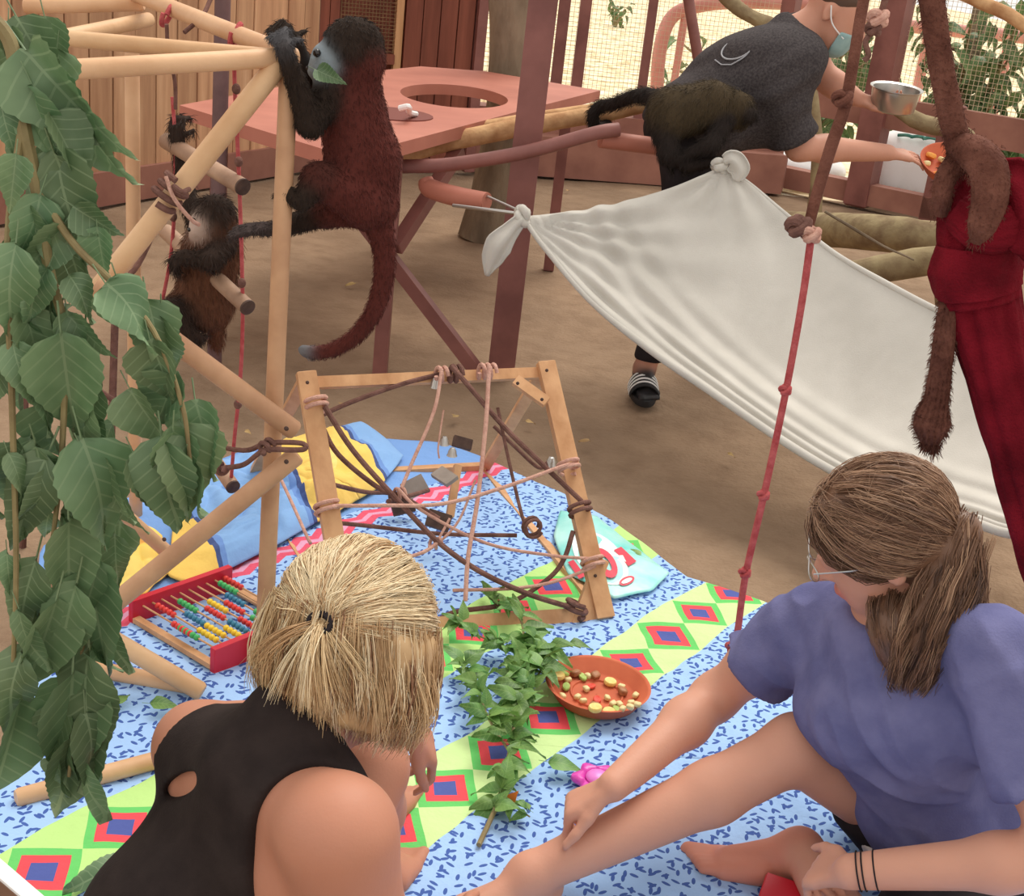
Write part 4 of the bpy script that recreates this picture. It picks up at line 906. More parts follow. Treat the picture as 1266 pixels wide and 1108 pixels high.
def strands(paths, r, taper=.3, cols=None):
    """paths (N,K,3) -> thin triangular tubes"""
    Pp = np.asarray(paths); N, K, _ = Pp.shape; T = np.gradient(Pp, axis=1); T /= np.linalg.norm(T, axis=2)[..., None]+1e-12
    ref = RNG.normal(size=(N, 1, 3)); A = np.cross(T, ref); A /= np.linalg.norm(A, axis=2)[..., None]+1e-12; B = np.cross(T, A)
    rr = (np.asarray(r).reshape(-1, 1) if np.ndim(r) else np.full((N, 1), r))*np.interp(np.linspace(0, 1, K), [0, .6, 1], [1, 1, taper])[None, :]
    vs = np.stack([Pp+rr[..., None]*(A*math.cos(a)+B*math.sin(a)) for a in (0, 2.094, 4.189)], 2).reshape(-1, 3)
    base = (np.arange(N)[:, None]*K+np.arange(K-1)[None, :]).reshape(-1)*3
    Q = np.concatenate([np.stack([base+i, base+(i+1) % 3, base+3+(i+1) % 3, base+3+i], 1) for i in range(3)])
    c = None if cols is None else np.repeat(cols, K*3, axis=0)
    return vs, Q, c
def locks(guides, n, spread, tip, cols, jit=.0):
    """each guide path grows a lock of n strands that draws together at its tip"""
    Gd = np.asarray(guides); N, K_, _ = Gd.shape; prof = np.linspace(1, tip, K_)[None, None, :, None]
    off = RNG.normal(size=(N, n, 1, 3))*spread; wob = RNG.normal(size=(N, n, 1, 3))*jit*np.linspace(0, 1, K_)[None, None, :, None]**2
    pth = (Gd[:, None]+off*prof+wob).reshape(N*n, K_, 3); c = np.repeat(np.asarray(cols), n, 0)*RNG.uniform(.9, 1.1, (N*n, 1)); return pth, np.clip(c, 0, 1)
def ray_hit(prims, px, py, y0, y1):
    d = ray(px, py)
    for Yq in np.arange(y0, y1, .003):
        q = CAM+d*(Yq/d[1])
        if min(float(ev(g_, *q)) for g_ in prims) < 0: return q
    return None
def head_axes(f, up):
    f = nrm(f); up = np.asarray(up, float); up = nrm(up-f*(up @ f)); r = np.cross(f, up); return np.stack([r, f, up], 1)     # columns right, forward, up
def head_prims(c, M, s=1.0, skin=None, lip=None):
    L = lambda x, y, z: c + s*(M @ V(x, y, z)); E = lambda p, r, k=.012, **q: elli(L(*p), s*V(r), M, k, **q)
    pr = [E((0, -.012, .030), (.074, .094, .084), .01), E((0, .035, -.030), (.060, .060, .082), .03), E((0, .052, -.082), (.036, .034, .028), .03)]
    pr += [cone(L(0, .094, .012), L(0, .113, -.022), .008*s, .0125*s, .012), cone(L(-.012, .098, -.026), L(.012, .098, -.026), .007*s, .007*s, .008)]
    pr += [E((sx_*.030, .098, .012), (.017, .012, .011), .010, sub=True) for sx_ in (-1, 1)] + [E((sx_*.030, .083, .010), (.015, .013, .012), .006) for sx_ in (-1, 1)]
    pr += [cone(L(-.04, .086, .03), L(.04, .086, .03), .008*s, .008*s, .015), E((0, .095, -.056), (.021, .009, .0055), .006, col=lip), E((0, .092, -.066), (.018, .009, .0055), .006, col=lip)]
    for sx_ in (-1, 1): pr += [E((sx_*.074, -.008, -.012), (.008, .018, .030), .008), E((sx_*.081, .0, -.012), (.005, .009, .017), .006, sub=True)]
    return pr, L
def hand_prims(w, d, n, l, curl, spread=.10, s=1.0, thumb=(0.6, .75, -.25), tcurl=.35, col=None):
    """w wrist, d towards knuckles, n back-of-hand normal, l towards the thumb; curl = per finger (mcp,pip,dip)"""
    d = nrm(d); n = nrm(n - d*(n @ d)); l = nrm(l - d*(l @ d) - n*(l @ n)); pr = []
    for o in (.024, .008, -.009, -.024): pr.append(cone(w+l*o*.55*s, w+d*.078*s+l*o*s, .0135*s, .0115*s, .010, col))
    lens = [(.042, .025, .019), (.046, .029, .020), (.042, .027, .019), (.034, .020, .017)]; off = (.0275, .009, -.0095, -.027)
    for i in range(4):
        q = w+d*.084*s+l*off[i]*s; dd = rotv(d, n, (-(1.5-i)*spread) if np.cross(n, d) @ l < 0 else ((1.5-i)*spread)); ax = nrm(np.cross(n, dd)); ang = 0; r = (.0088, .0090, .0086, .0078)[i]*s
        pr.append(cone(q-d*.02*s, q, .0095*s, r, .006, col))
        for j in range(3):
            ang += curl[i][j]; dj = rotv(dd, ax, ang); e = q+dj*lens[i][j]*s; pr.append(cone(q, e, r, r*.9, .003, col)); q = e; r *= .9
    q = w+d*.022*s+l*.020*s; dj = nrm(d*thumb[0]+l*thumb[1]+n*thumb[2]); ax = nrm(np.cross(dj, d)); r = .0125*s
    for j, ln in enumerate((.040, .032, .025)):
        e = q+dj*ln*s; pr.append(cone(q, e, r, r*.86, .006, col)); q = e; r *= .86; dj = rotv(dj, ax, tcurl)
    return pr
def arm(S, E_, W_, r=(.052, .043, .040, .027), k=.02, col=None):
    m1 = S+(E_-S)*.55; m2 = E_+(W_-E_)*.3
    return [cone(S, m1, r[0], r[1], k, col), cone(m1, E_, r[1], r[2]*.97, k, col), cone(E_, m2, r[2]*.97, r[2], k, col), cone(m2, W_, r[2], r[3], k, col)]
def leg(Hp, Kn, An, r=(.085, .062, .054, .034), k=.025, col=None, back=None):
    m2 = Kn+(An-Kn)*.32; back = V(0, 0, 0) if back is None else back
    return [cone(Hp, Kn, r[0], r[1]*.94, k, col), cone(Kn, m2+back, r[1]*.9, r[2], k, col), cone(m2+back, An, r[2], r[3], k, col)]
def foot_prims(An, toe, upv, s=1.0, col=None):
    d = nrm(toe-An-np.asarray(upv)*((toe-An) @ nrm(upv))); upv = nrm(upv); side = np.cross(d, upv); L = np.linalg.norm(toe-An); pr = []
    heel = An-d*.045*s-upv*.035*s
    pr += [cone(An, heel, .034*s, .030*s, .02, col), cone(An-upv*.005, An+d*.10*s-upv*.045*s, .033*s, .022*s, .025, col), cone(heel, An+d*.10*s-upv*.055*s, .028*s, .022*s, .02, col)]
    for i, o in enumerate((.030, .013, -.002, -.016, -.029)):
        b_ = An+d*.115*s-upv*.055*s+side*o*s; e = b_+d*(.052-.005*i)*s-upv*.006*s; pr.append(cone(An+d*.06*s-upv*.045*s+side*o*.7*s, b_, .021*s, .016*s, .012, col)); pr.append(cone(b_, e, (.0145 if i == 0 else .0105)*s, (.0135 if i == 0 else .0095)*s, .004, col))
    return pr
SK = {'b': srgb(186, 128, 103), 'w': srgb(208, 152, 128), 'm': srgb(202, 146, 122)}

# ================================================================ PERSON WITH THE BLONDE HAIR
BASE = V(-.30, 1.30, 0.02)
pb = thing('person', 'seated person with short blonde hair tied back and black sleeveless top', 'person', BASE)
Ls, Rs = P(246, 922, 1.45), P(418, 1030, 1.215)
nb = (Ls+Rs)/2+V(.0, .0, .045); hip = V(-.345, 1.24, .125); hL, hR = hip+V(-.09, .10, 0), hip+V(.07, -.10, 0)
HB = P(437, 800, 1.425); MBx = head_axes(V(.38, .78, -.50), V(.15, .45, .85))
pr, L = head_prims(HB, MBx, 1.0, lip=srgb(190, 104, 92))
pr.append(cone(L(0, -.03, -.05), nb+V(.01, .01, 0), .052, .058, .03))
ch = (Ls+Rs)/2+V(.02, .01, -.10); mid = hip*.5+ch*.5
ax_s = nrm(Rs-Ls); fwdB = nrm(np.cross([0, 0, 1.], ax_s)); fwdB = fwdB if fwdB[0] > 0 else -fwdB
Rt = np.stack([ax_s, fwdB, np.cross(ax_s, fwdB)], 1)
tor = [elli(ch, (.165, .105, .17), Rt, .04), elli(mid+V(-.05, 0, -.02), (.150, .11, .18), Rt, .07), elli(hip+V(0, 0, .03), (.155, .125, .14), Rt, .06), cone(Ls+V(.035, -.04, -.09), hip+V(-.055, .03, .10), .060, .080, .05), cone(nb-V(0, 0, .03), Ls-V(0, 0, .005), .050, .050, .03), cone(nb-V(0, 0, .03), Rs-V(0, 0, .005), .050, .054, .03)]
Re, Rw = V(-.085, 1.22, .33), V(.02, 1.44, .27); Le, Lw = P(410, 895, 1.68), P(504, 900, 1.83)
limbs = arm(Rs, Re, Rw, (.066, .055, .045, .028), .03) + arm(Ls, Le, Lw, (.056, .047, .040, .027), .03)
kR, aR = P(452, 950, 1.50), V(-.145, 1.77, .07); kL, aL = V(-.30, 1.72, .36), V(-.18, 1.95, .07)
legs_ = leg(hR, kR, aR, (.085, .060, .050, .034), .02) + leg(hL, kL, aL, (.085, .06, .05, .034), .02) + foot_prims(aR, aR+V(.05, .2, 0), (0, 0, 1)) + foot_prims(aL, aL+V(.06, .2, 0), (0, 0, 1))
hd = nrm(P(550, 944, 1.90)-Lw); hn = nrm(V(.25, -.35, .9))
hands = hand_prims(Lw, hd, hn, nrm(np.cross(hd, hn)), [(.5, .5, .3), (.9, .6, .3), (.95, .6, .3), (.9, .6, .3)], .10, 1.0, (.85, .45, -.35), .15)
hands += hand_prims(Rw, V(.6, .75, -.3), V(.2, -.1, .95), V(-.7, .6, 0), [(.4, .4, .2)]*4)
allp = pr+tor+limbs+legs_+hands
v, Q = sdf(allp, .005, (), 2); np_obj('body', v, Q, MAT['skin'], pb, paint(v, allp, SK['b']))
LH0 = HB + MBx @ V(0, -.05, -.05)
kq = ray_hit(grow(tor, .012), 222, 972, .8, 1.7); kw = nrm(CAM-kq); ku = nrm(_rt*.86+_up*.5); ku = nrm(ku-kw*(ku @ kw))
KEYH = elli(kq, (.030, .013, .09), np.stack([ku, np.cross(kw, ku), kw], 1), .005, sub=True)
# black racer-back top
top = grow(tor, .012) + [cone(nb-V(0, 0, .02), nb+(LH0-nb)*.42, .070, .060, .03)] + [elli(Rs+V(.0, -.035, -.03), (.112, .110, .165), None, .012, sub=True), elli(Ls+V(-.040, .03, -.03), (.055, .065, .13), None, .012, sub=True), KEYH, ]
v, Q = sdf(top, .005, ((V(0, 0, .10), V(0, 0, -1)),), 2)
v = wrinkle(v, Q, lambda p: .004*noise.noise(p*9)+.004*math.sin(p.x*60+p.y*35+3*noise.noise(p*7))*max(0, noise.noise(p*4)))
np_obj('top', v, Q, MAT['black_top'], pb)
sh = grow(legs_[0:1]+legs_[3:4]+tor[2:3], .010); v, Q = sdf(sh, .009, ((V(-.25, 1.45, .2), V(.5, .8, .2), .01),), 2); np_obj('shorts', v, Q, MAT['dark_cloth'], pb)
# hair: cap plus bob plus strands drawn to the tie
LH = lambda x, y, z: HB + MBx @ V(x, y, z)
hair = [elli(LH(0, -.014, .034), (.083, .103, .088), MBx, .01)]
down = V(0, 0, -1); rad = V(.0905, .1105, .096); hcL = V(0, -.014, .034); hub = None
for Yq in np.arange(1.2, 1.6, .001):
    q = P(398, 772, Yq)
    if np.linalg.norm((MBx.T @ (q-HB)-hcL)/rad) < 1.02: hub = q; break
bw = nrm(hub-HB)
hem = []
for a in np.linspace(-2.5, 2.5, 24):            # 0 = back of the head
    di = MBx @ V(math.sin(a), -math.cos(a), 0); o = HB + di*np.array(.088+.012*math.cos(a)) ; st = o - di*.014 + (MBx @ V(0, 0, .015)); en = o - di*.018 + down*.045 + (MBx @ V(0, 0, -.030))
    hair.append(cone(st, en, .020, .014, .03)); hem.append((st, en))
hair.append(elli(LH(0, .105, -.05), (.060, .07, .10), MBx, .01, sub=True))
v, Q = sdf(hair, .005, (), 3)
HC = [np.array(srgb(*c)[:3]) for c in ((244, 226, 190), (226, 197, 152), (192, 154, 112), (152, 110, 82))]
v = wrinkle(v, Q, lambda p: .0016*noise.noise(p*45))
hb = np_obj('hair', v, Q, MAT['hairc'], pb, np.tile(np.array(srgb(202, 168, 124)[:3]), (len(v), 1)))
def on_cap(dv, s): return HB + MBx @ (hcL + rad*dv*s)
hubL = nrm((MBx.T @ (hub-HB)-hcL)/rad)
K = 8; gd = []; gc = []
while len(gd) < 420:
    dv = nrm(RNG.normal(size=3))
    if dv[2] < -.14+.10*dv[1] or dv @ hubL > .95: continue
    lift = RNG.uniform(.0, .05); ph = RNG.uniform(0, 6)
    gd.append([on_cap(nrm(dv*(1-t_)+hubL*t_+.06*V(math.sin(t_*4+ph), math.cos(t_*3+ph), math.sin(t_*3))*math.sin(math.pi*t_)), 1.0+lift*math.sin(math.pi*t_)-.015*(t_ > .97)) for t_ in np.linspace(0, 1, K)])
    lit = .5+.5*dv[2]; w_ = RNG.random()*(1.1-.5*lit); gc.append(HC[0]*(1-w_)+HC[1]*w_ if RNG.random() < .5+.4*lit else HC[2])  # paler towards the crown: light from above put into the lock colour
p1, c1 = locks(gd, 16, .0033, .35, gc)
gd = []; gc = []
for i in range(520):
    a = RNG.uniform(-2.6, 2.6); di = MBx @ V(math.sin(a), -math.cos(a), 0); lat = RNG.uniform(-.55, .12); inn = RNG.random()
    s0 = on_cap(nrm(V(math.sin(a), -math.cos(a), lat)), 1.005+.045*(1-inn)); ln = RNG.uniform(.75, 1.1)
    e = HB + di*(.082+.012*math.cos(a)-.020*inn+RNG.normal()*.007) + down*.066*ln + (MBx @ V(RNG.normal()*.010, 0, -.036*ln)); c_ = s0*.45+e*.55+di*(.024*(1-inn)+.014)
    gd.append([(1-t_)**2*s0+2*t_*(1-t_)*c_+t_*t_*e+(MBx @ V(math.sin(t_*6+i), math.cos(t_*5+i), 0))*.003*t_ for t_ in np.linspace(0, 1, K)]); w_ = RNG.random(); gc.append(HC[1]*(1-w_)+HC[2]*w_ if RNG.random() < .7 else (HC[0] if RNG.random() < .6 else HC[3]))
p2, c2 = locks(gd, 18, .0044, .6, gc, .006)
gd = []; gc = []
for i in range(46):                              # short tail below the tie
    dd = nrm(bw*.35+down*.85+RNG.normal(size=3)*.25); ln = RNG.uniform(.05, .085); gd.append([hub+dd*ln*t_+down*.03*t_*t_+bw*.016*math.sin(math.pi*t_) for t_ in np.linspace(0, 1, K)]); gc.append(HC[RNG.integers(0, 3)])
p3_, c3 = locks(gd, 18, .0028, .8, gc, .005)
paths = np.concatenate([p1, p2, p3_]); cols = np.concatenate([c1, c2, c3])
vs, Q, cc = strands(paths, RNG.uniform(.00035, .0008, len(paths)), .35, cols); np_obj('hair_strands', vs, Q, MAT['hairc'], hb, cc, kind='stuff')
tm = MB(); tx = nrm(np.cross(bw, [0, 0, 1.])); ty = np.cross(bw, tx); tm.tube([hub+bw*.006+.013*(tx*math.cos(a)+ty*math.sin(a)*.8) for a in np.linspace(0, 2*math.pi, 24, endpoint=False)], .0045, 8, closed=True); ob('hair_tie', tm, MAT['dark_cloth'], hb, 'black elastic hair tie')

# ================================================================ PERSON WITH THE BROWN HAIR
WB = V(.80, 2.0, .02)
pw = thing('person', 'seated person with long brown hair, glasses and slate blue tee', 'person', WB)
HW = P(1092, 668, 1.93); MW = head_axes(V(-.78, .18, -.52), V(-.42, -.05, .85))
pr, LW = head_prims(HW, MW, 1.02, lip=srgb(196, 108, 100))
Rs, Ls = P(1000, 770, 2.08), P(1222, 800, 1.80)
nb = (Rs+Ls)/2+V(.015, 0, .05)
hip = V(.86, 2.02, .115); hR, hL = hip+V(-.06, .05, 0), hip+V(-.02, -.14, 0)
ax_s = nrm(Rs-Ls); fW = nrm(np.cross(ax_s, [0, 0, 1.])); fW = fW if fW[0] < 0 else -fW; Rt = np.stack([ax_s, fW, np.cross(ax_s, fW)], 1)
ch = (Rs+Ls)/2+V(.03, 0, -.10); mid = hip*.5+ch*.5
pr.append(cone(LW(0, -.03, -.05), nb, .050, .056, .03))
tor = [elli(ch, (.160, .105, .17), Rt, .04), elli(mid, (.135, .10, .15), Rt, .05), elli(hip+V(0, 0, .02), (.17, .14, .115), Rt, .05), cone(nb-V(0, 0, .03), Rs, .050, .052, .03), cone(nb-V(0, 0, .03), Ls, .050, .054, .03), elli(ch+fW*.07-V(0, 0, .03), (.12, .055, .06), Rt, .04)]
Re, Rw = P(884, 862, 2.14), P(758, 972, 1.90); Le, Lw = P(1320, 1062, 1.66), P(1052, 1078, 1.72)
armR = arm(Rs, Re, Rw, (.054, .046, .041, .027), .03); armL = arm(Ls, Le, Lw, (.056, .047, .041, .028), .03)
kR, aR = P(985, 925, 2.00), P(655, 1082, 1.84)
kL, aL = V(.66, 1.62, .10), G(990, 1052, .06)
lgR = leg(hR, kR, aR, (.088, .062, .053, .036), .025, back=V(.0, .0, -.01)); lgL = leg(hL, kL, aL, (.088, .062, .052, .034), .02)
ft = foot_prims(aR, aR+V(-.14, -.10, -.05), (.1, .1, 1), .92) + foot_prims(aL, G(862, 1048, .04), (.15, .25, 1), 1.12, srgb(204, 134, 112))
hd = nrm(P(700, 1000, 1.90)-Rw); hn = nrm(V(-.25, .05, .95)); hl = V(.25, -1, -.1)
hands = hand_prims(Rw, hd, hn, hl, [(.95, .75, .4), (.95, .8, .4), (1.0, .8, .4), (1.0, .8, .4)], .07, 1.02, (.9, .5, -.35), .10)
hd2 = nrm(P(985, 1078, 1.80)-Lw); hands += hand_prims(Lw, hd2, V(.1, -.5, .85), V(.15, .8, .4), [(.9, .8, .4), (.95, .8, .4), (1.0, .8, .4), (1.0, .8, .4)], .05, .98, (.8, .5, .1), .3)
allp = pr+tor+armR+armL+lgR+lgL+ft+hands
v, Q = sdf(allp, .0045, (), 2); np_obj('body', v, Q, MAT['skin'], pw, paint(v, allp, SK['w']))
# loose tee
sl = grow([fcone(Rs+(Re-Rs)*.10, Rs+(Re-Rs)*.56, .048, .056, .05), fcone(Ls+(Le-Ls)*.14, Ls+(Le-Ls)*.66, .050, .062, .05)], .014)
skirt = [elli(hip+V(-.03, 0, .06), (.175, .145, .10), Rt, .05)]
tee = grow(tor, .017) + skirt + sl + [elli(nb+fW*.045+V(-.0, 0, .048), (.105, .095, .075), Rt, .012, sub=True), elli(nb-ax_s*.075+V(.02, 0, .06), (.06, .05, .05), Rt, .012, sub=True)]
v, Q = sdf(tee, .0052, ((V(.78, 0, .075), V(.25, 0, -1), .01),), 2)
def teefold(p):
    f = noise.noise(Vector((p.x*6, p.y*6, p.z*3))); g_ = noise.noise(Vector((p.x*13+p.z*9, p.y*13-p.z*5, p.z*5+2))); return .008*f + .034*(.3-abs(g_))*max(.4, 1-abs(p.z-.3)*2.0) + .005*math.sin((p.x*.6+p.y*.5)*60+p.z*22+4*f)*max(0, .6-abs(p.z-.28)*2.2)
v = wrinkle(v, Q, teefold); np_obj('tee_shirt', v, Q, MAT['tee_blue'], pw)
und = grow(grow(tor[1:3], .017)+skirt, .004); v, Q = sdf(und, .006, ((V(.78, 0, .118), V(-.25, 0, 1), .005), (V(.78, 0, .068), V(.25, 0, -1), .01)), 2); np_obj('shirt_hem', v, Q, MAT['white_cloth'], pw, label='off-white under hem')
sh = grow(lgR[0:1]+lgL[0:1]+tor[2:3], .014); v, Q = sdf(sh, .009, ((hR+(kR-hR)*.42, nrm(kR-hR), .008, .2), (hL+(kL-hL)*.8, nrm(kL-hL), .008, .2), (hip+V(0, 0, .07), V(0, 0, 1), .01)), 2); np_obj('shorts', v, Q, MAT['dark_cloth'], pw)
# straps at the neck
for off, mt, w_ in ((-.058, 'white_cloth', .016), (-.076, 'dark_cloth', .018)):
    c0 = nb+ax_s*(off-.010)
    tailcloth([c0-fW*.07-V(0, 0, .035), c0-fW*.03+V(0, 0, .012), c0+fW*.02+V(0, 0, .012), c0+fW*.07-V(0, 0, .05)], [w_*.5]*2, pw, 0, mt, 'strap', .003)
# bracelets
wd = nrm(Lw-Le)
for k, off in enumerate((.012, .020, .038)):
    c0 = Lw-wd*off; x = nrm(np.cross(wd, [0, 0, 1.])); y = np.cross(wd, x); m = MB(); m.tube([c0+.0305*(x*math.cos(a)+y*math.sin(a)) for a in np.linspace(0, 2*math.pi, 28, endpoint=False)], .0013, 6, closed=True); ob('bracelet', m, MAT['dark_cloth'], pw)
# glasses
m = MB()
for sx_ in (-1, 1):
    m.tube([LW(sx_*.032+.024*math.cos(a), .112+.003*math.cos(a*2), .010+.019*math.sin(a)) for a in np.linspace(0, 2*math.pi, 26, endpoint=False)], .0014, 6, closed=True)
    m.tube([LW(sx_*.056, .108, .014), LW(sx_*.078, .05, .012), LW(sx_*.080, -.005, .006)], .0013, 6)
m.tube([LW(-.010, .116, .012), LW(0, .119, .014), LW(.010, .116, .012)], .0013, 6); ob('glasses', m, MAT['steel'], pw)
# hair
LH2 = lambda x, y, z: HW + MW @ V(x, y, z)
tie = LH2(-.010, -.118, -.022)
tail_p = [tie, P(1168, 735, 1.86), P(1150, 785, 1.83), P(1132, 828, 1.84), P(1118, 862, 1.86)]
hair = [elli(LH2(0, -.012, .036), (.088, .106, .094), MW, .01), elli(LH2(0, -.045, -.01), (.076, .072, .066), MW, .03)]
hair += chain(crom(tail_p, 3), ip([.030, .040, .043, .036, .024, .006], len(crom(tail_p, 3))), .02)
side_p = [LH2(.080, .01, -.01), LH2(.088, -.02, -.06), P(1098, 765, 1.87), P(1108, 805, 1.86), P(1120, 845, 1.86)]
hair += chain(crom(side_p, 3), ip([.012, .022, .026, .022, .012], len(crom(side_p, 3))), .02)
hair.append(elli(LH2(0, .118, -.04), (.066, .075, .09), MW, .01, sub=True))
v, Q = sdf(hair, .005, (), 3); v = wrinkle(v, Q, lambda p: .0016*noise.noise(p*45))
HC2 = [np.array(srgb(*c)[:3]) for c in ((176, 140, 112), (142, 106, 82), (112, 80, 60), (84, 58, 44))]
hw = np_obj('hair', v, Q, MAT['hairc'], pw, np.tile(HC2[2], (len(v), 1)))
rad2 = V(.0915, .1095, .098); hcL2 = V(0, -.012, .036); hub2 = nrm((MW.T @ (tie-HW)-hcL2)/rad2)
def on_cap2(dv, s): return HW + MW @ (hcL2 + rad2*dv*s)
gd = []; gc = []
while len(gd) < 460:
    dv = nrm(RNG.normal(size=3))
    if dv[2] < -.8+1.0*max(dv[1]+.1, 0) or dv @ hub2 > .95: continue
    lift = RNG.uniform(0, .05); ph = RNG.uniform(0, 6)
    gd.append([on_cap2(nrm(dv*(1-t_)+hub2*t_+V(.03*math.sin(t_*5+ph), 0, -.16+.03*math.sin(t_*4+ph))*math.sin(math.pi*t_)), 1.0+lift*math.sin(math.pi*t_)) for t_ in np.linspace(0, 1, K)])
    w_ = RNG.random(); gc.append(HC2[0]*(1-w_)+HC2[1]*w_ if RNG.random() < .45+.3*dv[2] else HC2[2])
p1, c1 = locks(gd, 15, .0035, .4, gc)
def tail_locks(path, rads, n):
    tl = resample(crom(path, 8), 40); g_ = []; c_ = []
    for i in range(n):
        o = nrm(RNG.normal(size=3))*RNG.uniform(.75, 1.2); s0 = RNG.uniform(0, .35); s1 = RNG.uniform(.7, 1.0); wv = RNG.uniform(0, 6); amp = RNG.uniform(.003, .009); pt = []
        for t_ in np.linspace(s0, s1, K):
            j = t_*39; c0 = tl[int(j)]*(1-j % 1)+tl[min(39, int(j)+1)]*(j % 1); pt.append(c0+o*np.interp(t_, np.linspace(0, 1, len(rads)), rads)+V(math.sin(t_*15+wv), math.cos(t_*12+wv), 0)*amp)
        g_.append(pt); w_ = RNG.random(); c_.append(HC2[1]*(1-w_)+HC2[2]*w_ if RNG.random() < .65 else HC2[3 if RNG.random() < .5 else 0])
    return locks(g_, 14, .0036, .6, c_, .004)
p2, c2 = tail_locks(tail_p, [.032, .048, .052, .044, .016], 300); p3_, c3 = tail_locks(side_p, [.014, .026, .030, .026, .014], 130)
wp = []
for i in range(160):                      # fly-away wisps
    dv = nrm(RNG.normal(size=3)); dv[2] = abs(dv[2]); d2_ = nrm(dv+RNG.normal(size=3)*.6); k_ = RNG.uniform(.6, 1); wp.append([on_cap2(nrm(dv*(1-t_)+d2_*t_), 1.03+.10*t_*k_) for t_ in np.linspace(0, 1, K)])
paths = np.concatenate([p1, p2, p3_, np.array(wp)]); cols = np.concatenate([c1, c2, c3, np.tile(HC2[0], (160, 1))])
rs_ = RNG.uniform(.00035, .00085, len(paths)); rs_[-160:] = .0003
vs, Q, cc = strands(paths, rs_, .35, cols); np_obj('hair_strands', vs, Q, MAT['hairc'], hw, cc, kind='stuff')

# ================================================================ STOOPING PERSON WITH MASK
MBs = V(.50, 4.75, 0)
pm = thing('person', 'stooping person in charcoal tee and pale blue face mask feeding from a dish', 'person', MBs)
hip = P(858, 152, 4.84); shc = P(978, 62, 4.88)
Rs, Ls = P(962, 105, 4.68), P(988, 45, 5.05)
nb = P(990, 40, 4.86); HM = P(1034, 14, 4.84); MM = head_axes(V(.80, -.30, -.42), V(.42, -.1, .9))
pr, LM = head_prims(HM, MM, 1.1, lip=srgb(190, 110, 100)); pr.append(cone(LM(0, -.03, -.05), nb, .060, .066, .03))
td_ = nrm(shc-hip); sd_ = nrm(Rs-Ls); bk = np.cross(td_, sd_); Rt = np.stack([sd_, nrm(bk), td_], 1)
tor = [elli(shc-td_*.14, (.185, .132, .19), Rt, .05), elli((hip+shc)/2-td_*.02, (.175, .15, .20), Rt, .05), elli(hip, (.17, .135, .15), Rt, .05), cone(nb-td_*.03, Rs, .06, .062, .03), cone(nb-td_*.03, Ls, .06, .06, .03)]
Re, Rw = P(988, 182, 4.70), P(1098, 189, 4.86); Le, Lw = P(1022, 98, 5.02), P(1060, 122, 4.98)
armR = arm(Rs, Re, Rw, (.056, .048, .046, .030), .03); armL = arm(Ls, Le, Lw, (.056, .048, .044, .030), .03)
fR = G(793, 486); kR, aR = V(.53, 4.62, .47), V(fR[0]+.0, fR[1]+.02, .09); kL, aL = V(.82, 5.0, .46), V(.72, 5.15, .085)
hR, hL = hip+V(-.02, -.09, -.02), hip+V(.04, .09, -.02)
lgs = leg(hR, kR, aR, (.09, .065, .056, .038)) + leg(hL, kL, aL, (.09, .065, .056, .038))
SOCK = srgb(40, 37, 38); ft = foot_prims(aR, aR+V(.02, -.16, 0), (0, 0, 1), 1, SOCK) + foot_prims(aL, aL+V(.12, -.1, 0), (0, 0, 1), 1, SOCK)
hd = nrm(P(1140, 195, 4.92)-Rw); hands = hand_prims(Rw, hd, V(-.05, -.35, .9), V(.2, .9, .3), [(.1, .2, .1), (.15, .25, .15), (.2, .3, .2), (.25, .3, .2)], .08, 1.05, (.85, .4, -.3), .1)
hd2 = nrm(V(.8, -.1, -.1)); hands += hand_prims(Lw, hd2, V(-.1, .5, -.8), V(.1, -.8, .5), [(.5, .7, .4)]*4, .05, 1.05, (.8, .5, -.2), .3)
allp = pr+tor+armR+armL+lgs+ft+hands
v, Q = sdf(allp, .0065, (), 2); np_obj('body', v, Q, MAT['skin'], pm, paint(v, allp, SK['m']))
sl = grow([fcone(Rs+(Re-Rs)*.1, Rs+(Re-Rs)*.88, .058, .066, .05), fcone(Ls+(Le-Ls)*.1, Ls+(Le-Ls)*.6, .056, .06, .05)], .014)
tee = grow(tor, .022) + sl + [elli(Rs*.55+Re*.45+V(-.09, .06, .0), (.15, .08, .13), None, .06), elli(nb+td_*.045, (.098, .115, .075), Rt, .012, sub=True)]
v, Q = sdf(tee, .0065, ((hip-td_*.13, -td_, .01),), 2)
v = wrinkle(v, Q, lambda p: .012*noise.noise(Vector((p.x*5, p.y*5, p.z*5)))+.020*(.3-abs(noise.noise(Vector((p.x*5-p.z*8, p.y*4, p.z*4+p.x*2)))))+.008*math.sin(p.x*38-p.z*52+4*noise.noise(p*4))*max(0, noise.noise(p*3)+.25)); np_obj('tee_shirt', v, Q, MAT['tee_dark'], pm)
pts_ = [P(915+28*math.cos(a), 52+16*math.sin(a), 4.70) for a in np.linspace(0, 6.28, 20)]
trs = grow(lgs+tor[2:3], .016); v, Q = sdf(trs, .010, ((V(0, 0, .12), V(0, 0, -1), .01), (hip+td_*.05, td_, .01)), 2)
v = wrinkle(v, Q, lambda p: .008*noise.noise(p*8)); np_obj('trousers', v, Q, MAT['dark_cloth'], pm)
msk = grow([pr[1], pr[2]], .010); v, Q = sdf(msk, .004, ((LM(0, .055, -.03), MM @ V(0, -1, 0), .006), (LM(0, .09, -.028), MM @ V(0, -.25, 1), .006)), 2); np_obj('face_mask', v, Q, MAT['mask'], pm)
m = MB()
for sx_ in (-1, 1): m.tube(crom([LM(sx_*.055, .075, -.05), LM(sx_*.075, .02, -.03), LM(sx_*.086, -.012, .01)], 5), .0025, 6)
ob('mask_loop', m, MAT['white_plastic'], pm)
hr_ = [elli(LM(0, -.02, .045), (.088, .105, .085), MM, .01), elli(LM(0, .10, -.02), (.08, .07, .09), MM, .01, sub=True)]
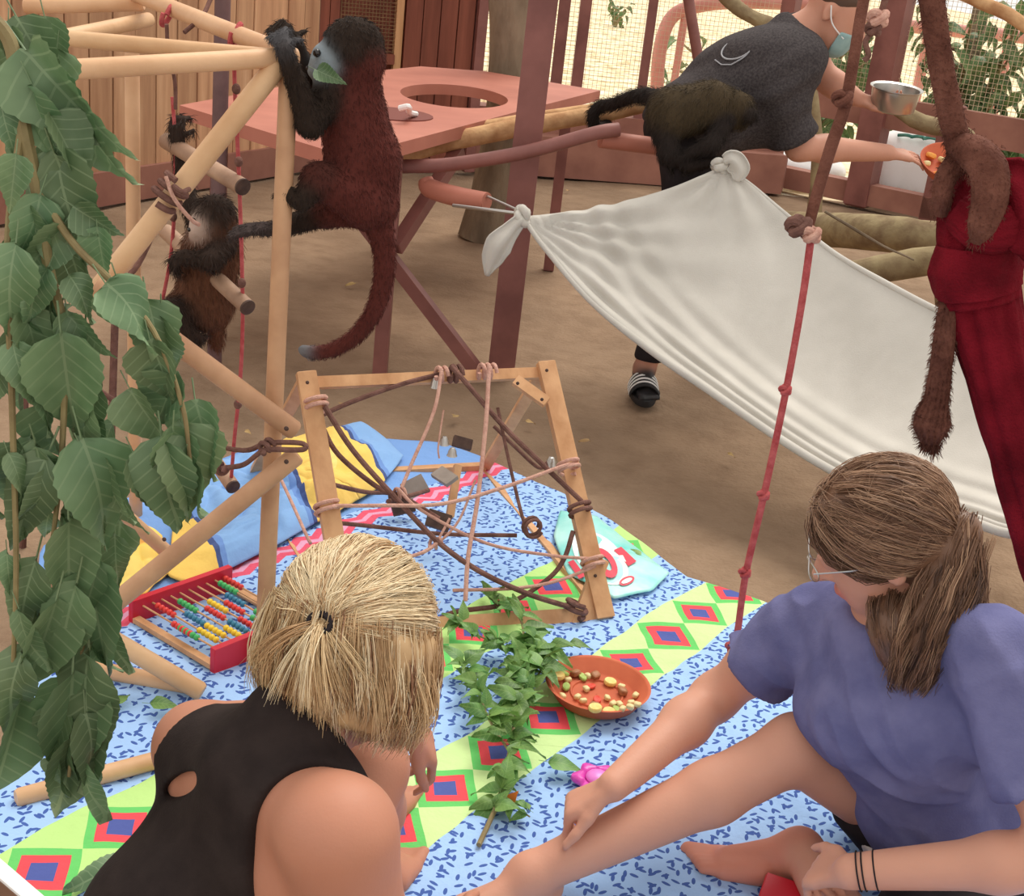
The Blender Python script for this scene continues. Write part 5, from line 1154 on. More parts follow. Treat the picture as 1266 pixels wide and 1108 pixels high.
v, Q = sdf(hr_, .006, ((LM(0, -.03, -.01), MM @ V(0, .2, -1), .01),), 2); np_obj('hair', v, Q, MAT['hairc'], pm, np.tile(np.array(srgb(86, 62, 48)[:3]), (len(v), 1)))
for sx_ in (-1, 1):
    m = MB(); m.ell(LM(sx_*.031, .094, .011), .0085, 10, 8); ob('eye', m, MAT['eye'], pm)
# pale loop print on the shirt back, following the cloth
def tee_line(pts):
    q = [ray_hit(grow(tor, .026), x, y, 4.3, 5.3) for x, y in pts]; return [p for p in q if p is not None]
m = MB(); m.tube(tee_line([(912+20*math.cos(a), 60+12*math.sin(a)-6*math.cos(a)) for a in np.linspace(0, 5.6, 26)]), .003, 5)
m.tube(tee_line([(884, 74), (892, 80), (904, 80), (918, 72), (930, 62)]), .0025, 5); MAT['print'] = mat('grey_print', srgb(168, 168, 172)); ob('shirt_print', m, MAT['print'], pm)
# sliders on the feet: each a thing of its own
for An, d_, lab in ((aR, V(.02, -1, 0), 'black sliding sandal with four white stripes on the foot below the hammock'), (aL, nrm(V(.12, -.1, 0)), 'black sliding sandal on the far foot hidden by the hammock')):
    sl_ = thing('sandal', lab, 'sandal', V(An[0], An[1], 0)); d_ = nrm(d_); s_ = np.cross(d_, [0, 0, 1.]); m = MB(); pts = []
    for z, f in ((.002, .96), (.012, 1.0), (.026, .98)):
        pts.append([V(An[0], An[1], z)+d_*(.05+f*.14*math.cos(a))+s_*f*(.048+.006*math.cos(a))*math.sin(a) for a in np.linspace(0, 2*math.pi, 28, endpoint=False)])
    n = 28; m.add([q for r_ in pts for q in r_], [(i*n+k, i*n+(k+1) % n, (i+1)*n+(k+1) % n, (i+1)*n+k) for i in range(2) for k in range(n)]+[tuple(range(n-1, -1, -1)), tuple(range(2*n, 3*n))]); ob('sole', m, MAT['black_rubber'], sl_)
    def strap_at(f, r): return [V(An[0], An[1], .02)+d_*f+s_*r*math.cos(a)*1.05+V(0, 0, (r+.012-(f-.06)*.22)*math.sin(a)) for a in np.linspace(0, math.pi, 18)]
    m = MB(); m.grid([strap_at(f, .050) for f in np.linspace(.02, .135, 8)]); ob('strap', m, MAT['black_rubber'], sl_, thick=.004)
    for f in (.035, .058, .081, .104):
        m = MB(); m.grid([strap_at(f+e, .0535) for e in (0, .005, .010)]); ob('stripe', m, MAT['white_plastic'], sl_, thick=.002)
# bowl and dish in the hands
sb = P(1106, 121, 4.96); R0 = np.stack([V(1, 0, 0), nrm(V(0, 1, .12)), nrm(V(0, -.12, 1))], 1)
m = MB(); m.lathe([(.001, -.045), (.07, -.045), (.078, -.038), (.086, .03), (.094, .034), (.094, .037), (.083, .033), (.072, -.034), (.001, -.036)], 40, sb, R0); ob('steel_bowl', m, MAT['steel'], None, 'round stainless steel bowl held in the far hand of the stooping person', 'bowl', sharp=50)
tc = P(1178, 203, 4.93)-V(0, 0, .03)
dish(tc, .125, .045, 'terracotta dish of fruit held out by the stooping person', np.stack([V(1, 0, 0), nrm(V(0, .9, .42)), nrm(V(0, -.42, .9))], 1), ring=False)
fm['orange'] = mesh_of('orange', slice_mesh(.02, .016)); fm['orange'].materials.append(MAT['fr_orange'])
for k in range(9):
    a = k*2.4; r_ = .025+.055*((k*37) % 10)/10; q = tc+V(-.03+r_*math.cos(a), r_*math.sin(a)*.9-.006, .016+.42*r_*math.sin(a)+.005*(k % 3))
    inst('orange_piece' if k % 2 else 'melon_piece', fm['orange' if k % 2 else 'melon'], Matrix.Translation(q) @ Matrix.Rotation(a, 4, 'Z') @ Matrix.Rotation(.4, 4, 'X') @ Matrix.Scale(1.0 if k % 2 else 1.8, 4), None, label='orange fruit chunk in the held-out terracotta dish' if k % 2 else 'pale melon chunk in the held-out terracotta dish', cat='fruit', group='orange chunks in the held dish' if k % 2 else 'melon chunks in the held dish')
# ================================================================ MONKEYS
def fur(name, verts, Q, cols, par, n, ln, flow, r=.0007, seed=1):
    """short hairs lying along the flow, growing out of the body mesh"""
    nn = vnormals(verts, Q); i = RNG.integers(0, len(verts), n); p0 = verts[i]; n0 = nn[i]
    fl = flow(p0); fl = fl - n0*np.sum(fl*n0, 1)[:, None]; fl /= np.linalg.norm(fl, axis=1)[:, None]+1e-9; L = ln*RNG.uniform(.6, 1.3, n)[:, None]
    j = RNG.normal(size=(n, 3))*.25; d1 = nrm_rows(n0*.55+fl*.8+j)
    paths = np.stack([p0-n0*.002, p0+d1*L*.45, p0+d1*L*.75+fl*L*.35], 1)
    vs, q2, _ = strands(paths, r, .2); c = np.repeat(np.clip(cols[i]*RNG.uniform(.75, 1.35, n)[:, None], 0, 1), 9, axis=0)
    return np_obj(name, vs, q2, MAT['furstrand'], par, c, kind='stuff')
def nrm_rows(a): return a/(np.linalg.norm(a, axis=1)[:, None]+1e-9)
RB, DK, GR, FC = srgb(92, 46, 40), srgb(48, 38, 32), srgb(112, 114, 116), srgb(150, 160, 166)
def mhand(w, d, n, s, col, curl=(.7, .8, .4), lat=None):
    d = nrm(d); l = nrm(np.cross(d, n)) if lat is None else nrm(lat); pr = [cone(w+l*o*.6*s, w+d*.036*s+l*o*s, .010*s, .009*s, .008, col) for o in (-.012, 0, .012)]
    ax = nrm(np.cross(n, d))
    for i, o in enumerate((-.018, -.006, .006, .018)):
        q = w+d*.038*s+l*o*s; ang = 0; r = .0058*s
        for j, ln in enumerate((.026, .020, .016)):
            ang += curl[j]; dj = rotv(d, ax, ang); e = q+dj*ln*s; pr.append(cone(q, e, r, r*.9, .004, col)); q = e
    q = w+d*.012*s+l*.012*s; dj = nrm(d*.5+l*.6-np.asarray(n)*.6)
    for ln in (.022, .018): e = q+dj*ln*s; pr.append(cone(q, e, .0065*s, .0055*s, .005, col)); q = e; dj = nrm(dj-np.asarray(n)*.3)
    return pr
# ---- big red-brown one on the upright
mq = thing('climbing_monkey', 'large red-brown monkey clinging to the upright pole with long hanging tail', 'monkey', P(450, 290, 2.74))
Ym = 2.74; p_ = lambda x, y, dY=0: P(x, y, Ym+dY)
HMk = p_(430, 63, -.03); MMk = head_axes(V(-.93, -.18, -.25), V(-.2, 0, .95)); lm = lambda x, y, z: HMk + MMk @ V(x, y, z)
bd = [elli(lm(0, -.012, .012), (.048, .058, .050), MMk, .01, DK), elli(lm(0, .040, -.010), (.035, .036, .036), MMk, .01, FC), elli(lm(0, .062, -.026), (.026, .024, .020), MMk, .012, FC), elli(lm(0, .03, -.05), (.030, .030, .022), MMk, .02, DK)]
bd += [elli(lm(s_*.016, .066, .006), (.009, .007, .006), MMk, .005, FC, True) for s_ in (-1, 1)] + [elli(lm(s_*.046, -.01, 0), (.008, .013, .017), MMk, .006, DK) for s_ in (-1, 1)]
bd += [cone(lm(0, -.02, -.03), p_(430, 125), .045, .055, .03, RB), cone(p_(430, 125), p_(448, 195), .060, .070, .03, RB), cone(p_(448, 195), p_(458, 250), .070, .058, .03, RB), elli(p_(440, 150, -.01), (.055, .05, .07), None, .03, RB)]
# arms up to the horizontal bar
for dy, sh_, el_, ha_ in ((-.05, (405, 120), (384, 152), (352, 62)), (.06, (415, 112), (392, 118), (366, 56))):
    S_, E_, W_ = p_(*sh_, dy), p_(*el_, dy-.05 if dy < 0 else dy-.01), p_(*ha_, -.13 if dy < 0 else -.02)
    bd += [cone(S_, E_, .034, .026, .02, DK), cone(E_, W_, .026, .015, .015, DK)] + mhand(W_, V(-.35, .45, .45) if dy < 0 else V(-.6, .1, .5), V(-.4, -.6, .7), .9, srgb(78, 76, 78) if dy < 0 else DK, (.6, .6, .3))
# near leg to the upright, far leg stretched past it
kn, an = p_(395, 222, -.09), p_(372, 250, -.125); bd += [cone(p_(450, 250, -.04), kn, .048, .034, .02, RB), cone(kn, an, .032, .018, .015, DK)] + mhand(an, V(-.85, .1, .35), V(-.2, -.8, .3), .8, DK, (.5, .7, .5))
kn, an = p_(405, 262, .07), p_(345, 284, .06); bd += [cone(p_(455, 255, .04), kn, .044, .032, .02, RB), cone(kn, an, .03, .017, .015, DK)] + mhand(an, V(-.95, .0, -.05), V(0, -.3, .95), 1.05, srgb(70, 60, 58), (.15, .15, .1))
tl_ = [p_(462, 262), p_(474, 300, .01), p_(474, 345, .02), p_(462, 385, .02), p_(440, 415, .02), p_(412, 432, .02), p_(385, 436, .02), p_(373, 432, .02)]
tp = crom(tl_, 4); bd += chain(tp, ip([.030, .021, .018, .0155, .0135, .0115, .010, .006], len(tp)), .012, RB); bd[-1]['col'] = bd[-2]['col'] = bd[-3]['col'] = bd[-4]['col'] = GR
v, Q = sdf(bd, .0035, (), 2); cc = paint(v, bd, RB); np_obj('body', v, Q, MAT['fur'], mq, cc)
face = np.array([np.linalg.norm(v-lm(0, .06, -.01), axis=1)])[0] < .052
keep = ~face & ~(np.linalg.norm(cc-np.array(GR[:3]), axis=1) < .05)
fc_ = np.where(keep[:, None], 1, 0); vi = np.where(keep)[0]
def fur_masked(v, Q, cc, keep, par, n, ln, flow):
    nn = vnormals(v, Q); i = RNG.choice(np.where(keep)[0], n); p0 = v[i]; n0 = nn[i]; fl = flow(p0); fl = fl-n0*np.sum(fl*n0, 1)[:, None]; fl = nrm_rows(fl); L = ln*RNG.uniform(.6, 1.3, n)[:, None]
    d1 = nrm_rows(n0*.45+fl*.9+RNG.normal(size=(n, 3))*.22); paths = np.stack([p0-n0*.002, p0+d1*L*.45, p0+d1*L*.75+fl*L*.35], 1)
    vs, q2, _ = strands(paths, .0006, .2); c = np.repeat(np.clip(cc[i]*RNG.uniform(.7, 1.4, n)[:, None], 0, 1), 9, axis=0); np_obj('fur', vs, q2, MAT['furstrand'], par, c, kind='stuff')
dwn = lambda p0: np.tile(V(.15, 0, -1), (len(p0), 1))
fur_masked(v, Q, cc, keep, mq, 15000, .010, dwn)
for s_ in (-1, 1): m = MB(); m.ell(lm(s_*.028, .060, .008), .008, 10, 8); ob('eye', m, MAT['eye'], mq)
m = MB(); m.ell(lm(0, .082, -.018), (.008, .006, .006), 10, 8, MMk); ob('nose', m, MAT['eye'], mq)
# the green leaf and the stalk it chews: held things
lf = [lm(.004, .074, -.028), lm(.0, .07, -.06), lm(-.005, .045, -.075)]

# ---- small brown one on the ladder
ms = thing('young_monkey', 'small brown monkey with pale muzzle hugging a rung of the rope ladder', 'monkey', P(250, 415, 3.05))
Ys = 3.06; p2 = lambda x, y, dY=0: P(x, y, Ys+dY); BR_, BL_ = srgb(104, 68, 50), srgb(58, 46, 40); PALE = srgb(196, 172, 158)
Hs = p2(262, 268, .0); Ms = head_axes(V(-.75, -.55, -.2), V(-.1, 0, 1)); ls = lambda x, y, z: Hs + Ms @ V(x, y, z)
bd = [elli(ls(0, -.008, .008), (.040, .045, .042), Ms, .01, BL_), elli(ls(0, .030, -.010), (.026, .026, .028), Ms, .015, PALE), elli(ls(0, .046, -.022), (.017, .015, .013), Ms, .01, PALE)]
bd += [elli(ls(s_*.038, -.008, 0), (.007, .012, .015), Ms, .006, BL_) for s_ in (-1, 1)]
bd += [cone(ls(0, -.01, -.03), p2(262, 310, .03), .04, .058, .03, BR_), cone(p2(262, 310, .03), p2(252, 375, .03), .064, .070, .03, BR_), elli(p2(226, 385, .02), (.045, .04, .04), None, .03, BL_)]
bd += [cone(p2(278, 300, -.01), p2(262, 322, -.07), .028, .022, .015, BL_), cone(p2(262, 322, -.07), p2(228, 318, -.06), .022, .015, .012, BL_)] + mhand(p2(230, 315, -.06), V(-.7, -.1, -.5), V(-.2, -.8, .5), .8, BL_)
bd += [cone(p2(250, 290, .06), p2(228, 235, .10), .026, .020, .015, BL_), cone(p2(228, 235, .10), p2(220, 178, .11), .02, .013, .012, BL_)] + mhand(p2(219, 176, .10), V(-.1, 0, 1), V(-.2, -.8, .1), .9, BL_)
bd += [cone(p2(235, 385, -.01), p2(212, 385, -.05), .04, .028, .02, BL_), cone(p2(212, 385, -.05), p2(232, 408, -.05), .026, .015, .012, BL_)] + mhand(p2(230, 406, -.05), V(.5, 0, -.5), V(0, -1, .2), .8, BL_)
tp = crom([p2(262, 385, .05), p2(267, 405, .05), p2(268, 426, .05)], 3); bd += chain(tp, ip([.022, .017, .014], len(tp)), .01, BR_)
v, Q = sdf(bd, .0038, (), 2); cc = paint(v, bd, BR_); np_obj('body', v, Q, MAT['fur'], ms, cc)
fur_masked(v, Q, cc, np.linalg.norm(v-ls(0, .045, -.01), axis=1) > .032, ms, 6500, .020, dwn)
for s_ in (-1, 1): m = MB(); m.ell(ls(s_*.013, .050, .006), .006, 10, 8); ob('eye', m, MAT['eye'], ms)
m = MB(); m.ell(ls(0, .060, -.016), (.007, .005, .005), 10, 8, Ms); ob('nose', m, MAT['eye'], ms)

# ---- dark olive one beside the stooping person, tail round the log
mo = thing('perched_monkey', 'dark olive-brown monkey seen from behind, tail curled round the peeled log', 'monkey', P(850, 205, 4.6))
Yo = 4.54; p3 = lambda x, y, dY=0: P(x, y, Yo+dY); OL, BK = srgb(72, 60, 44), srgb(44, 37, 34)
bd = [cone(p3(832, 140), p3(880, 130, .02), .085, .075, .04, OL), cone(p3(880, 130, .02), p3(910, 140, .03), .070, .055, .03, OL), elli(p3(912, 132, .02), (.05, .05, .05), None, .02, OL), elli(p3(926, 142, -.01), (.03, .03, .028), None, .015, BK)]
bd += [cone(p3(822, 155, -.02), p3(828, 190, -.05), .05, .036, .02, BK), cone(p3(828, 190, -.05), p3(850, 205, -.05), .034, .022, .015, BK), cone(p3(850, 205, -.05), p3(885, 200, -.06), .022, .018, .01, BK)] + mhand(p3(880, 201, -.06), V(.9, 0, .1), V(0, -.4, .9), 1.2, BK)
bd += [cone(p3(895, 150, -.03), p3(880, 178, -.08), .035, .028, .02, BK), cone(p3(880, 178, -.08), p3(846, 192, -.06), .026, .018, .015, BK)] + mhand(p3(848, 191, -.06), V(-.8, 0, -.3), V(0, -.5, .8), 1.0, BK)
tp = crom([p3(815, 122, .02), p3(790, 118, .15), p3(760, 128, .30), p3(742, 132, .36), p3(733, 142, .36), p3(736, 156, .38), p3(748, 155, .46), p3(752, 140, .5)], 5)
bd += chain(tp, ip([.028, .021, .018, .017, .016, .015, .014, .010], len(tp)), .012, BK)
v, Q = sdf(bd, .005, (), 2); cc = paint(v, bd, OL); np_obj('body', v, Q, MAT['fur'], mo, cc)
fur_masked(v, Q, cc, np.ones(len(v), bool), mo, 7000, .022, lambda p0: np.tile(V(-.3, 0, -1), (len(p0), 1)))
# ================================================================ HANGING ROPES AND RED FLEECE
hr = thing('hanging_rope', 'knotted hanging rope, brown above and red below, ending over the blanket', 'rope', P(905, 820, 2.66))
m = MB(); m.tube(crom([P(1082, -40, 2.95), P(1068, 0, 2.93), P(1056, 70, 2.9), P(1045, 130, 2.88), P(1028, 180, 2.86), P(1010, 240, 2.84), P(1000, 278, 2.83)], 8), [.013, .012, .012, .013, .0135, .0125, .012], 10); ob('upper_rope', m, MAT['rope_thick'], hr)
m = MB(); m.tube(crom([P(1004, 285, 2.82), P(992, 370, 2.80), P(972, 482, 2.77), P(945, 610, 2.73), P(922, 710, 2.70), P(912, 780, 2.68), P(906, 800, 2.67)], 8), [.0085, .008, .008, .008, .0085], 10); ob('lower_rope', m, MAT['rope_red'], hr)
def rknot(c, s, mt, par, ax=(0, 0, 1), ph=0):
    m = MB(); ax = nrm(ax); x = nrm(np.cross(ax, [.3, 1, .1])); y = np.cross(ax, x)
    m.tube([c+s*(x*(1+.4*math.cos(3*a))*math.cos(2*a+ph)*.6+y*(1+.4*math.cos(3*a))*math.sin(2*a+ph)*.6+ax*.5*math.sin(3*a)) for a in np.linspace(0, 2*math.pi, 54, endpoint=False)], s*.42, 8, closed=True); m.ell(c, s*.6, 10, 7); ob('knot', m, MAT[mt], par)
for x, y, Y, s, mt in ((971, 482, 2.77, .013, 'rope_red'), (944, 612, 2.73, .013, 'rope_red'), (921, 708, 2.70, .013, 'rope_red'), (907, 800, 2.67, .017, 'rope_red'), (1003, 290, 2.80, .020, 'rope_pink'), (988, 280, 2.82, .026, 'rope_brown'), (1042, 122, 2.87, .020, 'rope_thick')):
    rknot(P(x, y, Y), s, mt, hr)
m = MB(); m.tube(crom([P(904, 806, 2.67), P(897, 818, 2.66), P(902, 824, 2.65), P(910, 815, 2.65), P(908, 804, 2.66)], 5), .006, 8); ob('end_loop', m, MAT['rope_red'], hr)
# second rope of the background with a little knot
h2 = thing('knotted_rope', 'frayed pink knotted rope end hanging before the fence post', 'rope', P(1085, 40, 4.0))
m = MB(); m.tube(crom([P(1100, -40, 4.0), P(1094, 0, 4.0), P(1086, 25, 4.0)], 5), .010, 8); ob('rope', m, MAT['rope_brown'], h2); rknot(P(1086, 22, 3.99), .028, 'rope_pink', h2); rknot(P(1080, 36, 3.99), .022, 'rope_brown', h2)
m = MB(); m.tube(crom([P(1078, 40, 3.99), P(1070, 52, 3.98), P(1074, 68, 3.98), P(1068, 75, 3.98)], 5), .008, 8); ob('rope', m, MAT['rope_brown'], h2)
# slim dark upright beyond the shirt
q = G(870, 150); m = MB(); a0 = P(848, -20, 7.5); a1 = P(861, 60, 7.5); d_ = nrm(a1-a0); k_ = (0-a0[2])/d_[2]; m.tube([a0, a0+d_*k_], .03, 10); ob('slim_pole', m, MAT['redsteel'], None, 'slim dark red pole leaning behind the stooping person', 'pole')

tk = thing('thick_rope', 'thick dark brown hanging rope knotted above the red fleece with frayed tail', 'rope', P(1150, 560, 2.58))
Yt = 2.62; pt = lambda x, y, d=0: P(x, y, Yt+d)
m = MB(); m.tube(crom([pt(1146, -40), pt(1152, 0), pt(1163, 80), pt(1180, 160), pt(1190, 195)], 8), [.0235, .0235, .0235, .024, .025], 18)
m.v = [tuple(np.array(v)+.0025*V(1, 1, 0)*noise.noise(Vector(v)*30)) for v in m.v]; ob('rope', m, MAT['rope_thick'], tk)
m = MB(); m.tube(crom([pt(1186, 180, -.005), pt(1205, 190, -.05), pt(1222, 210, -.075), pt(1224, 245, -.085), pt(1214, 280, -.085), pt(1206, 300, -.08)], 6), [.026, .034, .036, .034, .028, .012], 18); m.tube(crom([pt(1192, 196), pt(1174, 212, .0), pt(1165, 235, -.01), pt(1166, 262, .01)], 6), [.028, .022, .020, .018], 14); ob('knot', m, MAT['rope_thick'], tk)
m = MB(); m.tube(crom([pt(1196, 330, .01), pt(1178, 365, .0), pt(1169, 410), pt(1163, 460), pt(1157, 495), pt(1152, 515)], 6), [.022, .022, .022, .022, .026, .034], 16)
m.tube(crom([pt(1152, 513), pt(1151, 532), pt(1151, 548)], 5), [.034, .038, .030, .018], 16); m.v = [tuple(np.array(v)+.003*V(1, 1, 1)*noise.noise(Vector(v)*55)) for v in m.v]; tail_o = ob('tail_end', m, MAT['rope_thick'], tk)
tv = np.array(m.v); Qd = None; i = RNG.integers(0, len(tv), 2600); ctr = resample(crom([pt(1196, 330, .01), pt(1178, 365), pt(1169, 410), pt(1163, 460), pt(1157, 495), pt(1151, 548)], 6), 60)
p0 = tv[i]+V(0, 0, 1)*RNG.uniform(-.006, .006, (len(i), 1)); cn = ctr[np.argmin(((p0[:, None, :]-ctr[None])**2).sum(2), 1)]; n0 = nrm_rows(p0-cn); L = RNG.uniform(.004, .012, (len(i), 1)); d1 = nrm_rows(n0*.7+V(0, 0, -.8)+RNG.normal(size=(len(i), 3))*.3)
vs, Q2, _ = strands(np.stack([p0-n0*.002, p0+d1*L*.6, p0+d1*L+V(0, 0, -.3)*L], 1), .0006, .3); np_obj('frayed_fibre', vs, Q2, MAT['rope_thick'], tail_o, kind='stuff')
for src, cnt in ((tk.children[0], 1500), (tk.children[1], 1600)):
    tv2 = np.array([q.co[:] for q in src.data.vertices])+WL[tk]; nn2 = np.array([q.normal[:] for q in src.data.vertices]); ii = RNG.integers(0, len(tv2), cnt); n0 = nn2[ii]; p0 = tv2[ii]+V(0, 0, 1)*RNG.uniform(-.012, .012, (cnt, 1))-n0*.001; L = RNG.uniform(.003, .009, (cnt, 1)); d1 = nrm_rows(n0*.7+V(0, 0, -.6)+RNG.normal(size=(cnt, 3))*.4)
    vs, Q2, _ = strands(np.stack([p0-n0*.002, p0+d1*L*.6, p0+d1*L+V(0, 0, -.3)*L], 1), .0006, .3); np_obj('fibre_fuzz', vs, Q2, MAT['rope_thick'], src, kind='stuff')
pth = []
for k in range(260):
    a = k*2.4; r_ = .016*math.sqrt((k % 29)/29); s0 = pt(1151, 548)+V(r_*math.cos(a), r_*math.sin(a), .005); w_ = RNG.normal(size=3)*.006; pth.append([s0, s0+V(0, 0, -.012)+w_, s0+V(0, 0, -.022)+w_*1.8])
vs, Q2, _ = strands(pth, .0009, .4); np_obj('frayed_fibre', vs, Q2, MAT['rope_thick'], tail_o, kind='stuff')

fl_ = thing('red_fleece', 'dark red fleece cloth wrapped round the thick hanging rope', 'cloth', pt(1230, 640))
def cloth_tube(ctr, rx, ry, folds, name, seed, n=60):
    c = resample(crom(ctr, 8), 50); rx = ip(rx, 50); ry = ip(ry, 50); rows = []
    for i in range(50):
        t_ = nrm(c[min(49, i+1)]-c[max(0, i-1)]); s_ = nrm(np.cross(t_, [0, 1., 0.05])); f_ = np.cross(s_, t_); row = []
        for k in range(n+1):
            a = 2*math.pi*k/n; w_ = 1+folds*(math.sin(a*13+i*.10+seed)*.35+math.sin(a*7+i*.06+seed)*.35+.6*noise.noise(Vector((math.cos(a)*2.2, math.sin(a)*2.2, i*.09+seed)))); row.append(c[i]+s_*rx[i]*w_*math.cos(a)+f_*ry[i]*w_*math.sin(a))
        rows.append(row)
    m = MB(); m.grid(rows); return ob(name, m, MAT['fleece_red'], fl_, sharp=0, thick=.006)
cloth_tube([pt(1212, 212, .04), pt(1207, 240, .03), pt(1204, 270, .02), pt(1206, 320, .01), pt(1212, 375, .0)], [.035, .062, .070, .078, .07], [.03, .05, .055, .06, .055], .10, 'wrap', 1)
cloth_tube([pt(1208, 300), pt(1207, 330), pt(1210, 360)], [.074, .087, .080], [.064, .072, .066], .05, 'band', 4)
cloth_tube([pt(1213, 365, .01), pt(1228, 430, .0), pt(1255, 520, -.02), pt(1300, 640, -.05), pt(1330, 720, -.06)], [.07, .062, .068, .085, .09], [.05, .04, .035, .03, .03], .16, 'drape', 7)
tailcloth([pt(1225, 235, -.05), pt(1245, 225, -.07), pt(1262, 245, -.08), pt(1268, 285, -.08), pt(1250, 310, -.08)], [.03, .05, .06, .06, .03], fl_, .8, 'fleece_red', 'loose_end', .007)
cloth_tube([pt(1185, 262, -.02), pt(1222, 285, -.075), pt(1266, 275, -.06), pt(1300, 260, .0)], [.034, .04, .045, .04], [.02, .02, .02, .02], .15, 'loose_end', 9)

# ================================================================ LEAVES
def leaf_mesh(name, L, W, serr, curl, mt, n=9, fold=.25, droop=.25):
    """ovate leaf with midrib fold, toothed margin; base at origin, tip along +x"""
    rows = []
    for i in range(n+1):
        s = i/n; w_ = W*(math.sin(math.pi*min(1, s**.58)))**1.0*(1-.25*s)*1.12; w_ = max(w_, .0006); te = (serr*W*(1 if i % 2 else -.4) if 0 < i < n else 0)
        row = []
        for k in (-1, -.5, 0, .5, 1):
            y = k*w_+(np.sign(k)*te if abs(k) == 1 else 0); z = fold*abs(k)*w_ - droop*L*s*s + curl*L*math.sin(k*2.2+s*4)*.12
            row.append((L*s, y, z))
        rows.append(row)
    m = MB(); m.grid(rows)
    # stalk
    m.tube([(-.25*L, 0, .02*L), (-.1*L, 0, .008*L), (0.02*L, 0, 0)], .010*L, 4, caps=False)
    me = mesh_of(name, m, sharp=0); me.materials.append(mt); return me
LONG = [leaf_mesh('leaf', .12, .026, .03, c_, MAT['leaf_big'], 20, f_, d_) for c_, f_, d_ in ((.5, .35, .2), (-.6, .2, .3), (.9, .5, .12), (-.3, .6, .3))]
BIG = [leaf_mesh('leaf', .105, .031, .05, c_, MAT['leaf_big'], 20, f_, d_) for c_, f_, d_ in ((.6, .5, .2), (-.8, .35, .35), (1.2, .6, .1), (-.4, .7, .45))]
lbr = thing('leafy_branch', 'leafy mulberry branch hanging down in front of the climbing frame', 'branch', P(60, 980, 1.5))
def stem(pts, r, par, mt='stem', name='stem'):
    m = MB(); m.tube(crom(pts, 6), r, 8); ob(name, m, MAT[mt], par); return resample(crom(pts, 6), 60)
S1 = stem([P(-10, 20, 1.50), P(15, 60, 1.50), P(28, 150, 1.48), P(45, 230, 1.47), P(60, 330, 1.46), P(78, 400, 1.46), P(80, 470, 1.46), P(75, 580, 1.45), P(62, 690, 1.45), P(50, 760, 1.45)], [.008, .009, .008, .007, .005, .004, .003, .0025], lbr)
S2 = stem([P(45, 230, 1.47), P(90, 300, 1.45), P(140, 350, 1.44), P(190, 410, 1.43), P(225, 500, 1.42), P(235, 570, 1.42)], [.005, .004, .003, .0025], lbr)
S3 = stem([P(15, 60, 1.50), P(50, 120, 1.53), P(85, 200, 1.55), P(105, 260, 1.55)], [.005, .003], lbr)
S4 = stem([P(60, 330, 1.46), P(100, 480, 1.5), P(110, 620, 1.5), P(105, 760, 1.48), P(95, 880, 1.45), P(85, 960, 1.44)], [.004, .004, .003, .0025], lbr)
S5 = stem([P(28, 150, 1.48), P(10, 300, 1.44), P(15, 500, 1.44), P(20, 700, 1.42), P(15, 860, 1.42)], [.005, .004, .003], lbr)
lrng = random.Random(11)
def put_leaf(meshes, q, d, up, par, s=1.0, name='leaf'):
    Mx = frame(q, d, up) @ Matrix.Scale(s, 4); inst(name, lrng.choice(meshes), Mx, par)
